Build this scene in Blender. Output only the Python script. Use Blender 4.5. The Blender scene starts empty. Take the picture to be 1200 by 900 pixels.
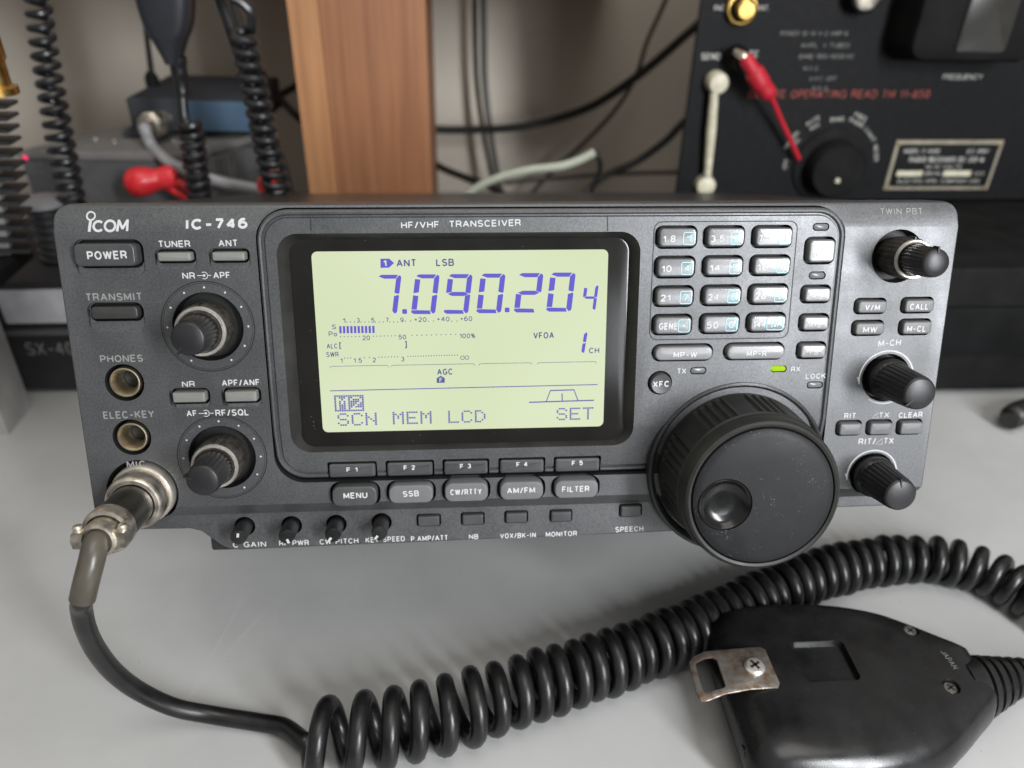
import bpy, bmesh, math, random
from mathutils import Vector, Matrix
random.seed(7)
S = bpy.context.scene
COL = S.collection
PI = math.pi

# ---------------------------------------------------------------- camera
CAM_H = 0.264
F_PX = 921.07                                    # focal length for a 1200 px wide frame
CR = Matrix(((0.99787, 0.01825, -0.06261), (-0.06264, 0.53545, -0.84224), (0.01815, 0.84437, 0.53545)))
CAM = Vector((0, 0, CAM_H))
cd = bpy.data.cameras.new('camera')
cam = bpy.data.objects.new('camera', cd)
COL.objects.link(cam)
cam.matrix_world = Matrix.Translation(CAM) @ CR.to_4x4()
cd.sensor_width = 36
cd.lens = F_PX / 1200 * 36
cd.clip_start = 0.01
cd.clip_end = 20
cd.dof.use_dof = True
cd.dof.focus_distance = 0.249
cd.dof.aperture_fstop = 8.5
S.camera = cam
S.render.resolution_x, S.render.resolution_y = 1024, 768
S.view_settings.view_transform = 'Standard'
S.view_settings.look = 'None'
S.view_settings.exposure = 0
S.view_settings.gamma = 1

# ---------------------------------------------------------------- light: one window behind the photographer's right shoulder, dim room
W = bpy.data.worlds.new('World')
S.world = W
W.use_nodes = True
W.node_tree.nodes['Background'].inputs[0].default_value = (1.0, 0.98, 0.94, 1)
W.node_tree.nodes['Background'].inputs[1].default_value = 1.0
_wt = W.node_tree                                    # dim room: pale ceiling above, dark floor and furniture low down
_c = _wt.nodes.new('ShaderNodeTexCoord'); _s = _wt.nodes.new('ShaderNodeSeparateXYZ'); _r = _wt.nodes.new('ShaderNodeValToRGB')
_wt.links.new(_c.outputs['Generated'], _s.inputs[0])
_m = _wt.nodes.new('ShaderNodeMapRange'); _m.inputs['From Min'].default_value = -1; _m.inputs['From Max'].default_value = 1
_wt.links.new(_s.outputs['Z'], _m.inputs['Value']); _wt.links.new(_m.outputs['Result'], _r.inputs['Fac'])
_e = _r.color_ramp.elements
_e[0].position = 0.40; _e[0].color = (0.045, 0.044, 0.043, 1)
_e[1].position = 0.85; _e[1].color = (0.52, 0.51, 0.49, 1)
_q = _e.new(0.53); _q.color = (0.095, 0.094, 0.092, 1)
_q = _e.new(0.63); _q.color = (0.36, 0.355, 0.345, 1)
_wt.links.new(_r.outputs['Color'], _wt.nodes['Background'].inputs[0])
def area(name, az, el, dist, sx, sy, power, colr, target=(0.03, 0.25, 0.12)):
    l = bpy.data.lights.new(name, 'AREA')
    l.shape = 'RECTANGLE'
    l.size, l.size_y, l.energy, l.color = sx, sy, power, colr
    o = bpy.data.objects.new(name, l)
    COL.objects.link(o)
    a, e = math.radians(az), math.radians(el)
    t = Vector(target)
    d = Vector((math.sin(a) * math.cos(e), -math.cos(a) * math.cos(e), math.sin(e)))
    o.location = t + d * dist
    o.rotation_euler = d.to_track_quat('Z', 'Y').to_euler()
    return o
area('window_light', 34, 28, 0.9, 0.11, 0.46, 11.5, (0.95, 0.97, 1.0), (0.02, 0.21, 0.02))
area('far_window_light', 18.5, 7.5, 2.0, 0.32, 0.40, 5.0, (0.92, 0.96, 1.0))
area('ceiling_light', 20, 74, 1.6, 1.0, 0.8, 9, (1.0, 0.96, 0.9))

# ---------------------------------------------------------------- pixel rays of the photograph -> points in the place (metres)
def ray(px, py):
    return CR @ Vector(((px - 600) / F_PX, -(py - 450) / F_PX, -1))
def at_z(px, py, z=0.0):
    d = ray(px, py)
    return CAM + d * ((z - CAM_H) / d.z)
def at_y(px, py, y):
    d = ray(px, py)
    return CAM + d * (y / d.y)
def wpx(p):                                      # metres that one pixel spans at point p
    return abs((CR.transposed() @ (Vector(p) - CAM)).z) / F_PX
# the transceiver's front plane: u right, v up, n out of the panel, in mm; origin = foot of the camera on the plane
TILT = math.radians(17.64)
RD = 250.37
FOOT = CAM + Vector((0, math.cos(TILT), -math.sin(TILT))) * RD * 0.001
UVN = Matrix(((1, 0, 0), (0, math.sin(TILT), -math.cos(TILT)), (0, math.cos(TILT), math.sin(TILT))))   # columns u v n
def pp(px, py, n=0.0):
    d = UVN.transposed() @ ray(px, py)
    t = (n - RD) / d.z
    return (d.x * t, d.y * t)
def uvn_world(u, v, n):
    return FOOT + UVN @ Vector((u, v, n)) * 0.001
U0, V0, N0 = 20.0, -118.0, -60.0
def L(u, v, n):                                  # uvn (mm) -> transceiver-local metres (x right, y into the case, z up the panel)
    return Vector(((u - U0) * 0.001, (N0 - n) * 0.001, (v - V0) * 0.001))
def prof(v):                                     # front shell profile: top band leans back, lip under the panel, lower strip set back
    if v > -15.9: return -(v + 15.9) * 0.36
    if v > -106.6: return 0.0
    if v > -111.2: return -(-106.6 - v) * 0.78
    return -3.6
BZ = 1.2
def bprof(v):                                    # centre bezel: lower part leans back
    return BZ if v > -80 else BZ - (-80 - v) * 0.19

# ---------------------------------------------------------------- materials
def rgb(r, g, b):
    f = lambda c: ((c / 255 + 0.055) / 1.055) ** 2.4 if c > 10 else c / 255 / 12.92
    return (f(r), f(g), f(b), 1)
def mat(name, col, rough=0.5, metal=0.0, var=0.0, scale=40, bump=0.0, bscale=400, spec=0.5, var2=None, rvar=0.0, coat=0.0):
    m = bpy.data.materials.new(name)
    m.use_nodes = True
    nt = m.node_tree
    b = nt.nodes['Principled BSDF']
    col = tuple(col) if len(col) == 4 else tuple(col) + (1,)
    b.inputs['Base Color'].default_value = col
    b.inputs['Roughness'].default_value = rough
    b.inputs['Metallic'].default_value = metal
    b.inputs['Specular IOR Level'].default_value = spec
    b.inputs['Coat Weight'].default_value = coat
    tc = nt.nodes.new('ShaderNodeTexCoord')
    if var or rvar:
        n = nt.nodes.new('ShaderNodeTexNoise')
        n.inputs['Scale'].default_value = scale
        n.inputs['Detail'].default_value = 6
        nt.links.new(tc.outputs['Object'], n.inputs['Vector'])
        if var:
            mx = nt.nodes.new('ShaderNodeMix'); mx.data_type = 'RGBA'
            mx.inputs['A'].default_value = tuple(c * (1 - var) for c in col[:3]) + (1,)
            mx.inputs['B'].default_value = var2 if var2 else tuple(min(1, c * (1 + var)) for c in col[:3]) + (1,)
            mr = nt.nodes.new('ShaderNodeMapRange')
            mr.inputs['From Min'].default_value = 0.3
            mr.inputs['From Max'].default_value = 0.7
            nt.links.new(n.outputs['Fac'], mr.inputs['Value'])
            nt.links.new(mr.outputs['Result'], mx.inputs['Factor'])
            nt.links.new(mx.outputs['Result'], b.inputs['Base Color'])
        if rvar:
            mr2 = nt.nodes.new('ShaderNodeMapRange')
            mr2.inputs['From Min'].default_value = 0.3
            mr2.inputs['From Max'].default_value = 0.7
            mr2.inputs['To Min'].default_value = max(0.02, rough - rvar)
            mr2.inputs['To Max'].default_value = min(1, rough + rvar)
            nt.links.new(n.outputs['Fac'], mr2.inputs['Value'])
            nt.links.new(mr2.outputs['Result'], b.inputs['Roughness'])
    if bump:
        n2 = nt.nodes.new('ShaderNodeTexNoise')
        n2.inputs['Scale'].default_value = bscale
        n2.inputs['Detail'].default_value = 3
        nt.links.new(tc.outputs['Object'], n2.inputs['Vector'])
        bp = nt.nodes.new('ShaderNodeBump')
        bp.inputs['Strength'].default_value = bump
        bp.inputs['Distance'].default_value = 0.0004
        nt.links.new(n2.outputs['Fac'], bp.inputs['Height'])
        nt.links.new(bp.outputs['Normal'], b.inputs['Normal'])
    return m
def emis(name, col, st=1.0):
    m = bpy.data.materials.new(name)
    m.use_nodes = True
    b = m.node_tree.nodes['Principled BSDF']
    b.inputs['Base Color'].default_value = tuple(c * 0.06 for c in col[:3]) + (1,)
    b.inputs['Roughness'].default_value = 0.6
    b.inputs['Specular IOR Level'].default_value = 0.1
    b.inputs['Emission Color'].default_value = col
    b.inputs['Emission Strength'].default_value = st
    return m
def add_specks(m, scale, thresh, colr, amount=1.0):
    """small pale dust specks mixed over a material's base colour"""
    nt = m.node_tree
    b = nt.nodes['Principled BSDF']
    tc = nt.nodes.new('ShaderNodeTexCoord')
    v = nt.nodes.new('ShaderNodeTexVoronoi'); v.inputs['Scale'].default_value = scale
    v.inputs['Randomness'].default_value = 1
    n = nt.nodes.new('ShaderNodeTexNoise'); n.inputs['Scale'].default_value = scale * 0.2
    nt.links.new(tc.outputs['Object'], v.inputs['Vector'])
    nt.links.new(tc.outputs['Object'], n.inputs['Vector'])
    th = nt.nodes.new('ShaderNodeMapRange')
    th.inputs['From Min'].default_value = 0.45; th.inputs['From Max'].default_value = 0.75
    th.inputs['To Min'].default_value = 0; th.inputs['To Max'].default_value = thresh
    nt.links.new(n.outputs['Fac'], th.inputs['Value'])
    lt = nt.nodes.new('ShaderNodeMath'); lt.operation = 'LESS_THAN'
    nt.links.new(v.outputs['Distance'], lt.inputs[0])
    nt.links.new(th.outputs['Result'], lt.inputs[1])
    ml = nt.nodes.new('ShaderNodeMath'); ml.operation = 'MULTIPLY'; ml.inputs[1].default_value = amount
    nt.links.new(lt.outputs[0], ml.inputs[0])
    mx = nt.nodes.new('ShaderNodeMix'); mx.data_type = 'RGBA'
    l = b.inputs['Base Color'].links
    if l: nt.links.new(l[0].from_socket, mx.inputs['A'])
    else: mx.inputs['A'].default_value = b.inputs['Base Color'].default_value
    mx.inputs['B'].default_value = colr
    nt.links.new(ml.outputs[0], mx.inputs['Factor'])
    nt.links.new(mx.outputs['Result'], b.inputs['Base Color'])

def smudge(m, scale, amount, rough=0.12):
    """uneven handling marks: broad patches of slightly duller, dustier surface"""
    nt = m.node_tree; b = nt.nodes['Principled BSDF']
    tc = nt.nodes.new('ShaderNodeTexCoord'); n = nt.nodes.new('ShaderNodeTexNoise')
    n.inputs['Scale'].default_value = scale; n.inputs['Detail'].default_value = 7; n.inputs['Roughness'].default_value = 0.65
    nt.links.new(tc.outputs['Object'], n.inputs['Vector'])
    r = nt.nodes.new('ShaderNodeMapRange'); r.inputs['From Min'].default_value = 0.42; r.inputs['From Max'].default_value = 0.68; r.inputs['To Max'].default_value = amount
    nt.links.new(n.outputs['Fac'], r.inputs['Value'])
    mx = nt.nodes.new('ShaderNodeMix'); mx.data_type = 'RGBA'
    l = b.inputs['Base Color'].links
    if l: nt.links.new(l[0].from_socket, mx.inputs['A'])
    else: mx.inputs['A'].default_value = b.inputs['Base Color'].default_value
    mx.inputs['B'].default_value = (0.20, 0.195, 0.18, 1)
    nt.links.new(r.outputs['Result'], mx.inputs['Factor']); nt.links.new(mx.outputs['Result'], b.inputs['Base Color'])
    if not b.inputs['Roughness'].links:
        q = nt.nodes.new('ShaderNodeMapRange'); base = b.inputs['Roughness'].default_value
        q.inputs['From Min'].default_value = 0.35; q.inputs['From Max'].default_value = 0.7; q.inputs['To Min'].default_value = base - rough * 0.3; q.inputs['To Max'].default_value = base + rough
        nt.links.new(n.outputs['Fac'], q.inputs['Value']); nt.links.new(q.outputs['Result'], b.inputs['Roughness'])
M = {}
M['panel'] = mat('panel_paint', (0.098, 0.100, 0.104), 0.42, 0.6, 0.22, 1500, 0.10, 2500, 0.5)
M['well'] = mat('shade_and_mark_black', (0.008, 0.008, 0.008), 0.6, 0, 0.2, 300)  # shade of the openings put into their colour; also black for seams and pointers
M['case'] = mat('case_enamel', (0.02, 0.02, 0.021), 0.33, 0, 0.25, 900, 0.12, 1800)
M['key'] = mat('grey_key_plastic', (0.19, 0.19, 0.195), 0.22, 0, 0.06, 300, 0.03, 1500, 0.5)
M['key_mode'] = mat('matt_grey_key_plastic', (0.125, 0.125, 0.128), 0.42, 0, 0.06, 300, 0.03, 1500, 0.35)
M['key_left'] = mat('warm_grey_key_plastic', (0.175, 0.175, 0.16), 0.42, 0, 0.06, 300, 0.05, 1500, 0.4)
M['key_dark'] = mat('charcoal_key_plastic', (0.045, 0.046, 0.048), 0.36, 0, 0.08, 300, 0.05, 1500, 0.5)
M['key_pad'] = mat('dark_grey_keypad_plastic', (0.12, 0.12, 0.125), 0.21, 0, 0.06, 300, 0.03, 1500, 0.7)
M['key_transmit'] = mat('black_key_plastic', (0.028, 0.028, 0.027), 0.45, 0, 0.1, 300)
M['knob'] = mat('black_knob_plastic', (0.0075, 0.0075, 0.0075), 0.34, 0, 0.25, 300, 0.06, 1500, 0.5)
M['knob_cap'] = mat('knob_cap_plastic', (0.014, 0.014, 0.0155), 0.4, 0, 0.15, 200, 0.04, 1500, 0.4)
M['knob_worn'] = mat('worn_ribbed_ring', (0.030, 0.027, 0.023), 0.5, 0, 0.6, 350, 0.1, 900, 0.4, (0.055, 0.048, 0.04, 1))
M['chrome'] = mat('satin_metal', (0.66, 0.62, 0.56), 0.34, 0.75, 0.15, 200, 0.05, 900)
M['nickel'] = mat('worn_nickel', (0.62, 0.57, 0.49), 0.36, 1.0, 0.3, 250, 0.15, 700, 0.5, None, 0.1)
M['brassy'] = mat('jack_bushing_metal', (0.52, 0.45, 0.33), 0.38, 1.0, 0.15, 300)
M['dial_face'] = mat('dial_face_plastic', (0.0105, 0.0108, 0.012), 0.46, 0, 0.12, 60, 0.05, 1800, 0.2)
add_specks(M['dial_face'], 1300, 0.27, (0.17, 0.17, 0.18, 1), 0.55)
M['dial_grip'] = mat('dial_grip_rubber', (0.009, 0.0087, 0.0075), 0.5, 0, 0.3, 120, 0.08, 1500, 0.4)
M['gloss'] = mat('black_gloss_plastic', (0.005, 0.005, 0.005), 0.2, 0, 0.2, 50, 0, 400, 0.35)
M['lens'] = mat('display_lens_black', (0.012, 0.0115, 0.0105), 0.16, 0, 0.2, 60, 0, 400, 0.22)
add_specks(M['lens'], 700, 0.14, (0.3, 0.3, 0.3, 1), 0.5)
M['frame'] = mat('window_frame_black', (0.016, 0.015, 0.0145), 0.42, 0, 0.2, 200, 0.08, 1500)
for k_, a_ in (('panel', 0.10), ('knob', 0.04), ('dial_face', 0.03), ('dial_grip', 0.05), ('gloss', 0.02), ('frame', 0.04), ('key_dark', 0.08)): smudge(M[k_], 55, a_)
M['print'] = mat('white_print', (0.46, 0.46, 0.46), 0.6, 0, 0.08, 400)
M['print_dim'] = mat('grey_print', (0.20, 0.20, 0.19), 0.6, 0, 0.08, 400)
M['print_blue'] = mat('pale_blue_print', (0.30, 0.58, 0.66), 0.55, 0, 0.08, 400)
M['print_dark'] = mat('shadow_grey_print', (0.10, 0.10, 0.10), 0.6)
M['lcd'] = emis('lcd_backlight', rgb(216, 226, 182), 0.89)
nt = M['lcd'].node_tree                                # slightly uneven backlight
_n = nt.nodes.new('ShaderNodeTexNoise'); _n.inputs['Scale'].default_value = 18; _n.inputs['Detail'].default_value = 1
_t = nt.nodes.new('ShaderNodeTexCoord'); nt.links.new(_t.outputs['Object'], _n.inputs['Vector'])
_x = nt.nodes.new('ShaderNodeMix'); _x.data_type = 'RGBA'
_x.inputs['A'].default_value = rgb(206, 221, 176); _x.inputs['B'].default_value = rgb(230, 237, 208)
nt.links.new(_n.outputs['Fac'], _x.inputs['Factor']); nt.links.new(_x.outputs['Result'], nt.nodes['Principled BSDF'].inputs['Emission Color'])
M['seg'] = emis('lcd_segment', rgb(104, 96, 206), 0.9)
M['seg_thin'] = emis('lcd_thin_print', rgb(92, 96, 150), 0.9)
M['seg_dot'] = emis('lcd_dot_matrix', rgb(98, 98, 178), 0.9)
M['lamp_green'] = emis('lit_green_lamp', rgb(176, 224, 30), 0.95)
M['lamp_off'] = mat('unlit_lamp', (0.12, 0.13, 0.135), 0.3, 0, 0.05, 200, 0, 400, 0.5)

# ---------------------------------------------------------------- mesh builder
def rr(cx, cy, w, h, r, seg=5):
    r = max(0.001, min(r, w / 2 - 1e-4, h / 2 - 1e-4))
    out = []
    for (sx, sy, a0) in ((1, 1, 0), (-1, 1, 90), (-1, -1, 180), (1, -1, 270)):
        for k in range(seg + 1):
            a = math.radians(a0 + 90 * k / seg)
            out.append((cx + sx * (w / 2 - r) + r * math.cos(a), cy + sy * (h / 2 - r) + r * math.sin(a)))
    return out
def circ(cx, cy, r, seg=32, a0=0.0):
    return [(cx + r * math.cos(a0 + 2 * PI * k / seg), cy + r * math.sin(a0 + 2 * PI * k / seg)) for k in range(seg)]
class MB:
    def __init__(self, xf=None):
        self.v, self.f, self.mi = [], [], []
        self.xf = xf
    def add(self, vs, fs, mi=0):
        b = len(self.v)
        self.v += [self.xf(*p) if self.xf else Vector(p) for p in vs]
        self.f += [tuple(b + i for i in f) for f in fs]
        self.mi += [mi] * len(fs)
    def loft(self, loops, cap0=True, cap1=True, closed=True, mi=0):
        n = len(loops[0])
        vs = [p for lp in loops for p in lp]
        fs = []
        for i in range(len(loops) - 1):
            for k in range(n if closed else n - 1):
                a, b = i * n + k, i * n + (k + 1) % n
                fs.append((a, b, b + n, a + n))
        if cap0: fs.append(tuple(range(n))[::-1])
        if cap1: fs.append(tuple((len(loops) - 1) * n + k for k in range(n)))
        self.add(vs, fs, mi)
    def box(self, x0, x1, y0, y1, z0, z1, mi=0):
        vs = [(x, y, z) for z in (z0, z1) for (x, y) in ((x0, y0), (x1, y0), (x1, y1), (x0, y1))]
        self.add(vs, [(3, 2, 1, 0), (4, 5, 6, 7), (0, 1, 5, 4), (1, 2, 6, 5), (2, 3, 7, 6), (3, 0, 4, 7)], mi)
    def lathe(self, cx, cy, prof_, seg=32, rib=None, mi=0, cap0=True, cap1=True):
        """prof_: list of (r, n) along the n axis; rib(i, k) scales the radius"""
        loops = []
        for i, (r, n) in enumerate(prof_):
            loops.append([(cx + r * (rib(i, k) if rib else 1) * math.cos(2 * PI * k / seg),
                           cy + r * (rib(i, k) if rib else 1) * math.sin(2 * PI * k / seg), n) for k in range(seg)])
        self.loft(loops, cap0, cap1, True, mi)
    def tube(self, pts, r, seg=8, caps=True, mi=0):
        pts = [Vector(p) for p in pts]
        rs = r if isinstance(r, (list, tuple)) else [r] * len(pts)
        up, loops = None, []
        for i, p in enumerate(pts):
            t = (pts[min(i + 1, len(pts) - 1)] - pts[max(i - 1, 0)])
            t = t.normalized() if t.length > 1e-12 else Vector((0, 0, 1))
            if up is None:
                up = Vector((0, 0, 1)) if abs(t.z) < 0.9 else Vector((1, 0, 0))
            up = (up - t * up.dot(t)).normalized()
            s = t.cross(up)
            loops.append([tuple(p + (up * math.cos(2 * PI * k / seg) + s * math.sin(2 * PI * k / seg)) * rs[i]) for k in range(seg)])
        self.loft(loops, caps, caps, True, mi)
    def build(self, name, mats, parent=None, smooth=True, angle=35):
        me = bpy.data.meshes.new(name)
        me.from_pydata([tuple(p) for p in self.v], [], self.f)
        mats = mats if isinstance(mats, (list, tuple)) else [mats]
        for m in mats: me.materials.append(m)
        me.polygons.foreach_set('material_index', self.mi)
        bm = bmesh.new(); bm.from_mesh(me)
        bmesh.ops.recalc_face_normals(bm, faces=bm.faces)
        bm.to_mesh(me); bm.free()
        if smooth:
            me.polygons.foreach_set('use_smooth', [True] * len(me.polygons))
            me.set_sharp_from_angle(angle=math.radians(angle))
        o = bpy.data.objects.new(name, me)
        COL.objects.link(o)
        if parent is not None: o.parent = parent
        return o
def tag(o, label, cat, group=None, kind=None):
    o['label'] = label; o['category'] = cat
    if group: o['group'] = group
    if kind: o['kind'] = kind
    return o
def thing(name, label, cat, loc, rot=(0, 0, 0), group=None):
    o = bpy.data.objects.new(name, None)
    COL.objects.link(o)
    o.location = loc; o.rotation_euler = rot; o.empty_display_size = 0.02
    return tag(o, label, cat, group)
def struct(name, mb, m):
    o = mb.build(name, m); o['kind'] = 'structure'; return o
def smoothpath(pts, n=12):
    """Catmull-Rom through the points"""
    P = [Vector(p) for p in pts]
    P = [2 * P[0] - P[1]] + P + [2 * P[-1] - P[-2]]
    out = []
    for i in range(1, len(P) - 2):
        for k in range(n):
            t = k / n
            a, b, c, d = P[i - 1], P[i], P[i + 1], P[i + 2]
            out.append(0.5 * ((2 * b) + (c - a) * t + (2 * a - 5 * b + 4 * c - d) * t * t + (3 * b - a - 3 * c + d) * t ** 3))
    out.append(P[-2])
    return out
def bool_cut(o, cutter):
    md = o.modifiers.new('cut', 'BOOLEAN')
    md.operation = 'DIFFERENCE'; md.solver = 'EXACT'; md.object = cutter; md.material_mode = 'TRANSFER'
    dg = bpy.context.evaluated_depsgraph_get()
    me = bpy.data.meshes.new_from_object(o.evaluated_get(dg))
    o.modifiers.clear()
    old = o.data; o.data = me; me.name = o.name
    bpy.data.meshes.remove(old)
    bpy.data.objects.remove(cutter)
def bend(o, planes, fn):
    """split a transceiver part along v = const lines and move its front by fn(v) (mm along n)"""
    bm = bmesh.new(); bm.from_mesh(o.data)
    for v in planes:
        bmesh.ops.bisect_plane(bm, geom=bm.verts[:] + bm.edges[:] + bm.faces[:], dist=1e-7, plane_co=L(0, v, 0), plane_no=(0, 0, 1))
    for p in bm.verts:
        n = N0 - p.co.y * 1000
        if n > -14:
            p.co.y -= fn(p.co.z * 1000 + V0) * 0.001
    bm.to_mesh(o.data); bm.free()
    o.data.polygons.foreach_set('use_smooth', [True] * len(o.data.polygons))
    o.data.set_sharp_from_angle(angle=math.radians(20))

# ---------------------------------------------------------------- lettering: a plain grotesque drawn with even strokes
def _a(cx, cy, rx, ry, a0, a1, n=9):
    return [(cx + rx * math.cos(math.radians(a0 + (a1 - a0) * i / n)), cy + ry * math.sin(math.radians(a0 + (a1 - a0) * i / n))) for i in range(n + 1)]
FONT = {
 'A': (.78, [[(0, 0), (.5, 1), (1, 0)], [(.19, .34), (.81, .34)]]),
 'B': (.68, [[(0, .53), (0, 1), (.6, 1)] + _a(.66, .765, .28, .235, 90, -90) + [(0, .53)], [(0, .53), (.62, .53)] + _a(.68, .265, .32, .265, 90, -90) + [(0, 0), (0, .53)]]),
 'C': (.74, [_a(.52, .5, .52, .5, 40, 320, 18)]),
 'D': (.72, [[(0, 0), (0, 1), (.45, 1)] + _a(.48, .5, .52, .5, 90, -90, 14) + [(0, 0)]]),
 'E': (.60, [[(1, 1), (0, 1), (0, 0), (1, 0)], [(0, .52), (.92, .52)]]),
 'F': (.58, [[(1, 1), (0, 1), (0, 0)], [(0, .5), (.88, .5)]]),
 'G': (.76, [_a(.52, .5, .52, .5, 42, 340, 18)[:-1] + [(1, .25), (1, .45), (.6, .45)]]),
 'H': (.70, [[(0, 0), (0, 1)], [(1, 0), (1, 1)], [(0, .52), (1, .52)]]),
 'I': (.16, [[(.5, 0), (.5, 1)]]),
 'J': (.52, [[(1, 1), (1, .3)] + _a(.5, .3, .5, .3, 0, -180)]),
 'K': (.70, [[(0, 0), (0, 1)], [(1, 1), (0, .38)], [(.34, .6), (1, 0)]]),
 'L': (.56, [[(0, 1), (0, 0), (1, 0)]]),
 'M': (.84, [[(0, 0), (0, 1), (.5, .15), (1, 1), (1, 0)]]),
 'N': (.72, [[(0, 0), (0, 1), (1, 0), (1, 1)]]),
 'O': (.78, [_a(.5, .5, .5, .5, 90, 450, 26)]),
 'P': (.64, [[(0, 0), (0, 1), (.6, 1)] + _a(.64, .72, .36, .28, 90, -90) + [(0, .44)]]),
 'Q': (.78, [_a(.5, .5, .5, .5, 90, 450, 26), [(.58, .28), (1, -.06)]]),
 'R': (.68, [[(0, 0), (0, 1), (.6, 1)] + _a(.64, .735, .34, .265, 90, -90) + [(0, .47)], [(.62, .47), (.9, .3), (1, 0)]]),
 'S': (.66, [_a(.5, .75, .46, .25, 25, 270, 12) + _a(.5, .25, .5, .25, 90, -155, 12)]),
 'T': (.64, [[(0, 1), (1, 1)], [(.5, 1), (.5, 0)]]),
 'U': (.70, [[(0, 1), (0, .36)] + _a(.5, .36, .5, .36, 180, 360, 12) + [(1, 1)]]),
 'V': (.74, [[(0, 1), (.5, 0), (1, 1)]]),
 'W': (1.0, [[(0, 1), (.25, 0), (.5, 1), (.75, 0), (1, 1)]]),
 'X': (.72, [[(0, 0), (1, 1)], [(0, 1), (1, 0)]]),
 'Y': (.72, [[(0, 1), (.5, .45), (1, 1)], [(.5, .45), (.5, 0)]]),
 'Z': (.66, [[(0, 1), (1, 1), (0, 0), (1, 0)]]),
 '0': (.60, [_a(.5, .5, .5, .5, 90, 450, 24)]),
 '1': (.30, [[(0, .72), (.55, .82), (1, 1), (1, 0)]]),
 '2': (.60, [_a(.5, .7, .48, .3, 165, -25, 11) + [(0, 0), (1, 0)]]),
 '3': (.60, [_a(.48, .755, .44, .245, 150, -90, 10), _a(.48, .27, .52, .27, 78, -155, 10)]),
 '4': (.62, [[(.74, 0), (.74, 1), (0, .3), (1, .3)]]),
 '5': (.60, [[(.92, 1), (.16, 1), (.04, .46)] + _a(.48, .33, .52, .33, 130, -150, 12)]),
 '6': (.60, [_a(.5, .32, .5, .32, 0, 360, 18), _a(.55, .5, .55, .5, 60, 190, 10)]),
 '7': (.58, [[(0, 1), (1, 1), (.35, 0)]]),
 '8': (.60, [_a(.5, .76, .43, .24, -90, 270, 16), _a(.5, .26, .5, .26, -90, 270, 16)]),
 '9': (.60, [_a(.5, .68, .5, .32, 0, 360, 18), _a(.45, .5, .55, .5, 0, -125, 10)]),
 'o': (.52, [_a(.5, .33, .5, .33, 90, 450, 18)]),
 'm': (.80, [[(0, 0), (0, .7)], [(0, .5), (.25, .7), (.5, .5), (.5, 0)], [(.5, .5), (.75, .7), (1, .5), (1, 0)]]),
 '-': (.46, [[(0, .42), (1, .42)]]), '=': (.5, [[(0, .62), (1, .62)], [(0, .3), (1, .3)]]),
 '+': (.5, [[(0, .5), (1, .5)], [(.5, .78), (.5, .22)]]), '.': (.12, [[(.5, -.01), (.5, .07)]]),
 '/': (.42, [[(0, -.04), (1, 1.04)]]), '[': (.26, [[(1, 1), (0, 1), (0, 0), (1, 0)]]), ']': (.26, [[(0, 1), (1, 1), (1, 0), (0, 0)]]),
 '%': (.8, [_a(.22, .76, .2, .22, 0, 360, 10), _a(.78, .24, .2, .22, 0, 360, 10), [(.2, 0), (.8, 1)]]),
 ' ': (.30, [])}
def letter_lines(body, W_, H_, t, space=0.17):
    """centre lines of the words fitted into W_ x H_ with stroke t"""
    nat = sum(FONT[c][0] + 0.16 for c in body) + space * (len(body) - 1)
    k = W_ / nat
    out, x = [], 0.0
    for c in body:
        w, st = FONT[c]
        x0, x1 = x + t / 2, x + (w + 0.16) * k - t / 2
        for s_ in st:
            out += split_sharp([(x0 + (x1 - x0) * px, t / 2 + (H_ - t) * py) for px, py in s_], t)
        x += (w + 0.16 + space) * k
    return out
def split_sharp(line, t):
    """cut a centre line where it turns sharply, so no ribbon folds over itself"""
    P = [Vector(p) for p in line]
    parts, cur = [], [P[0]]
    for i in range(1, len(P)):
        cur.append(P[i])
        if i < len(P) - 1:
            a, b = (P[i] - P[i - 1]).normalized(), (P[i + 1] - P[i]).normalized()
            if a.dot(b) < 0.6:
                ext = t * 0.5 if abs(a.dot(b)) < 0.3 else t * 0.12
                cur[-1] = P[i] + a * ext
                parts.append(cur); cur = [P[i] - b * (ext * 0.0)]
    parts.append(cur)
    return parts
def ribbon(line, t):
    P = [Vector(p) for p in line]
    cl = (P[0] - P[-1]).length < 1e-7
    if cl: P = P[:-1]
    n = len(P)
    L_, R_ = [], []
    for i, p in enumerate(P):
        a = (p - P[i - 1]).normalized() if (i or cl) else None
        b = (P[(i + 1) % n] - p).normalized() if (i < n - 1 or cl) else None
        a = a or b; b = b or a
        na, nb = Vector((-a.y, a.x)), Vector((-b.y, b.x))
        m = na + nb
        m = m.normalized() if m.length > 1e-6 else na
        k = min(1.6, 1 / max(0.3, m.dot(na)))
        L_.append(p + m * t / 2 * k); R_.append(p - m * t / 2 * k)
    vs = L_ + R_
    fs = [(n + i, n + (i + 1) % n, (i + 1) % n, i) for i in range(n if cl else n - 1)]
    return vs, fs
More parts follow.
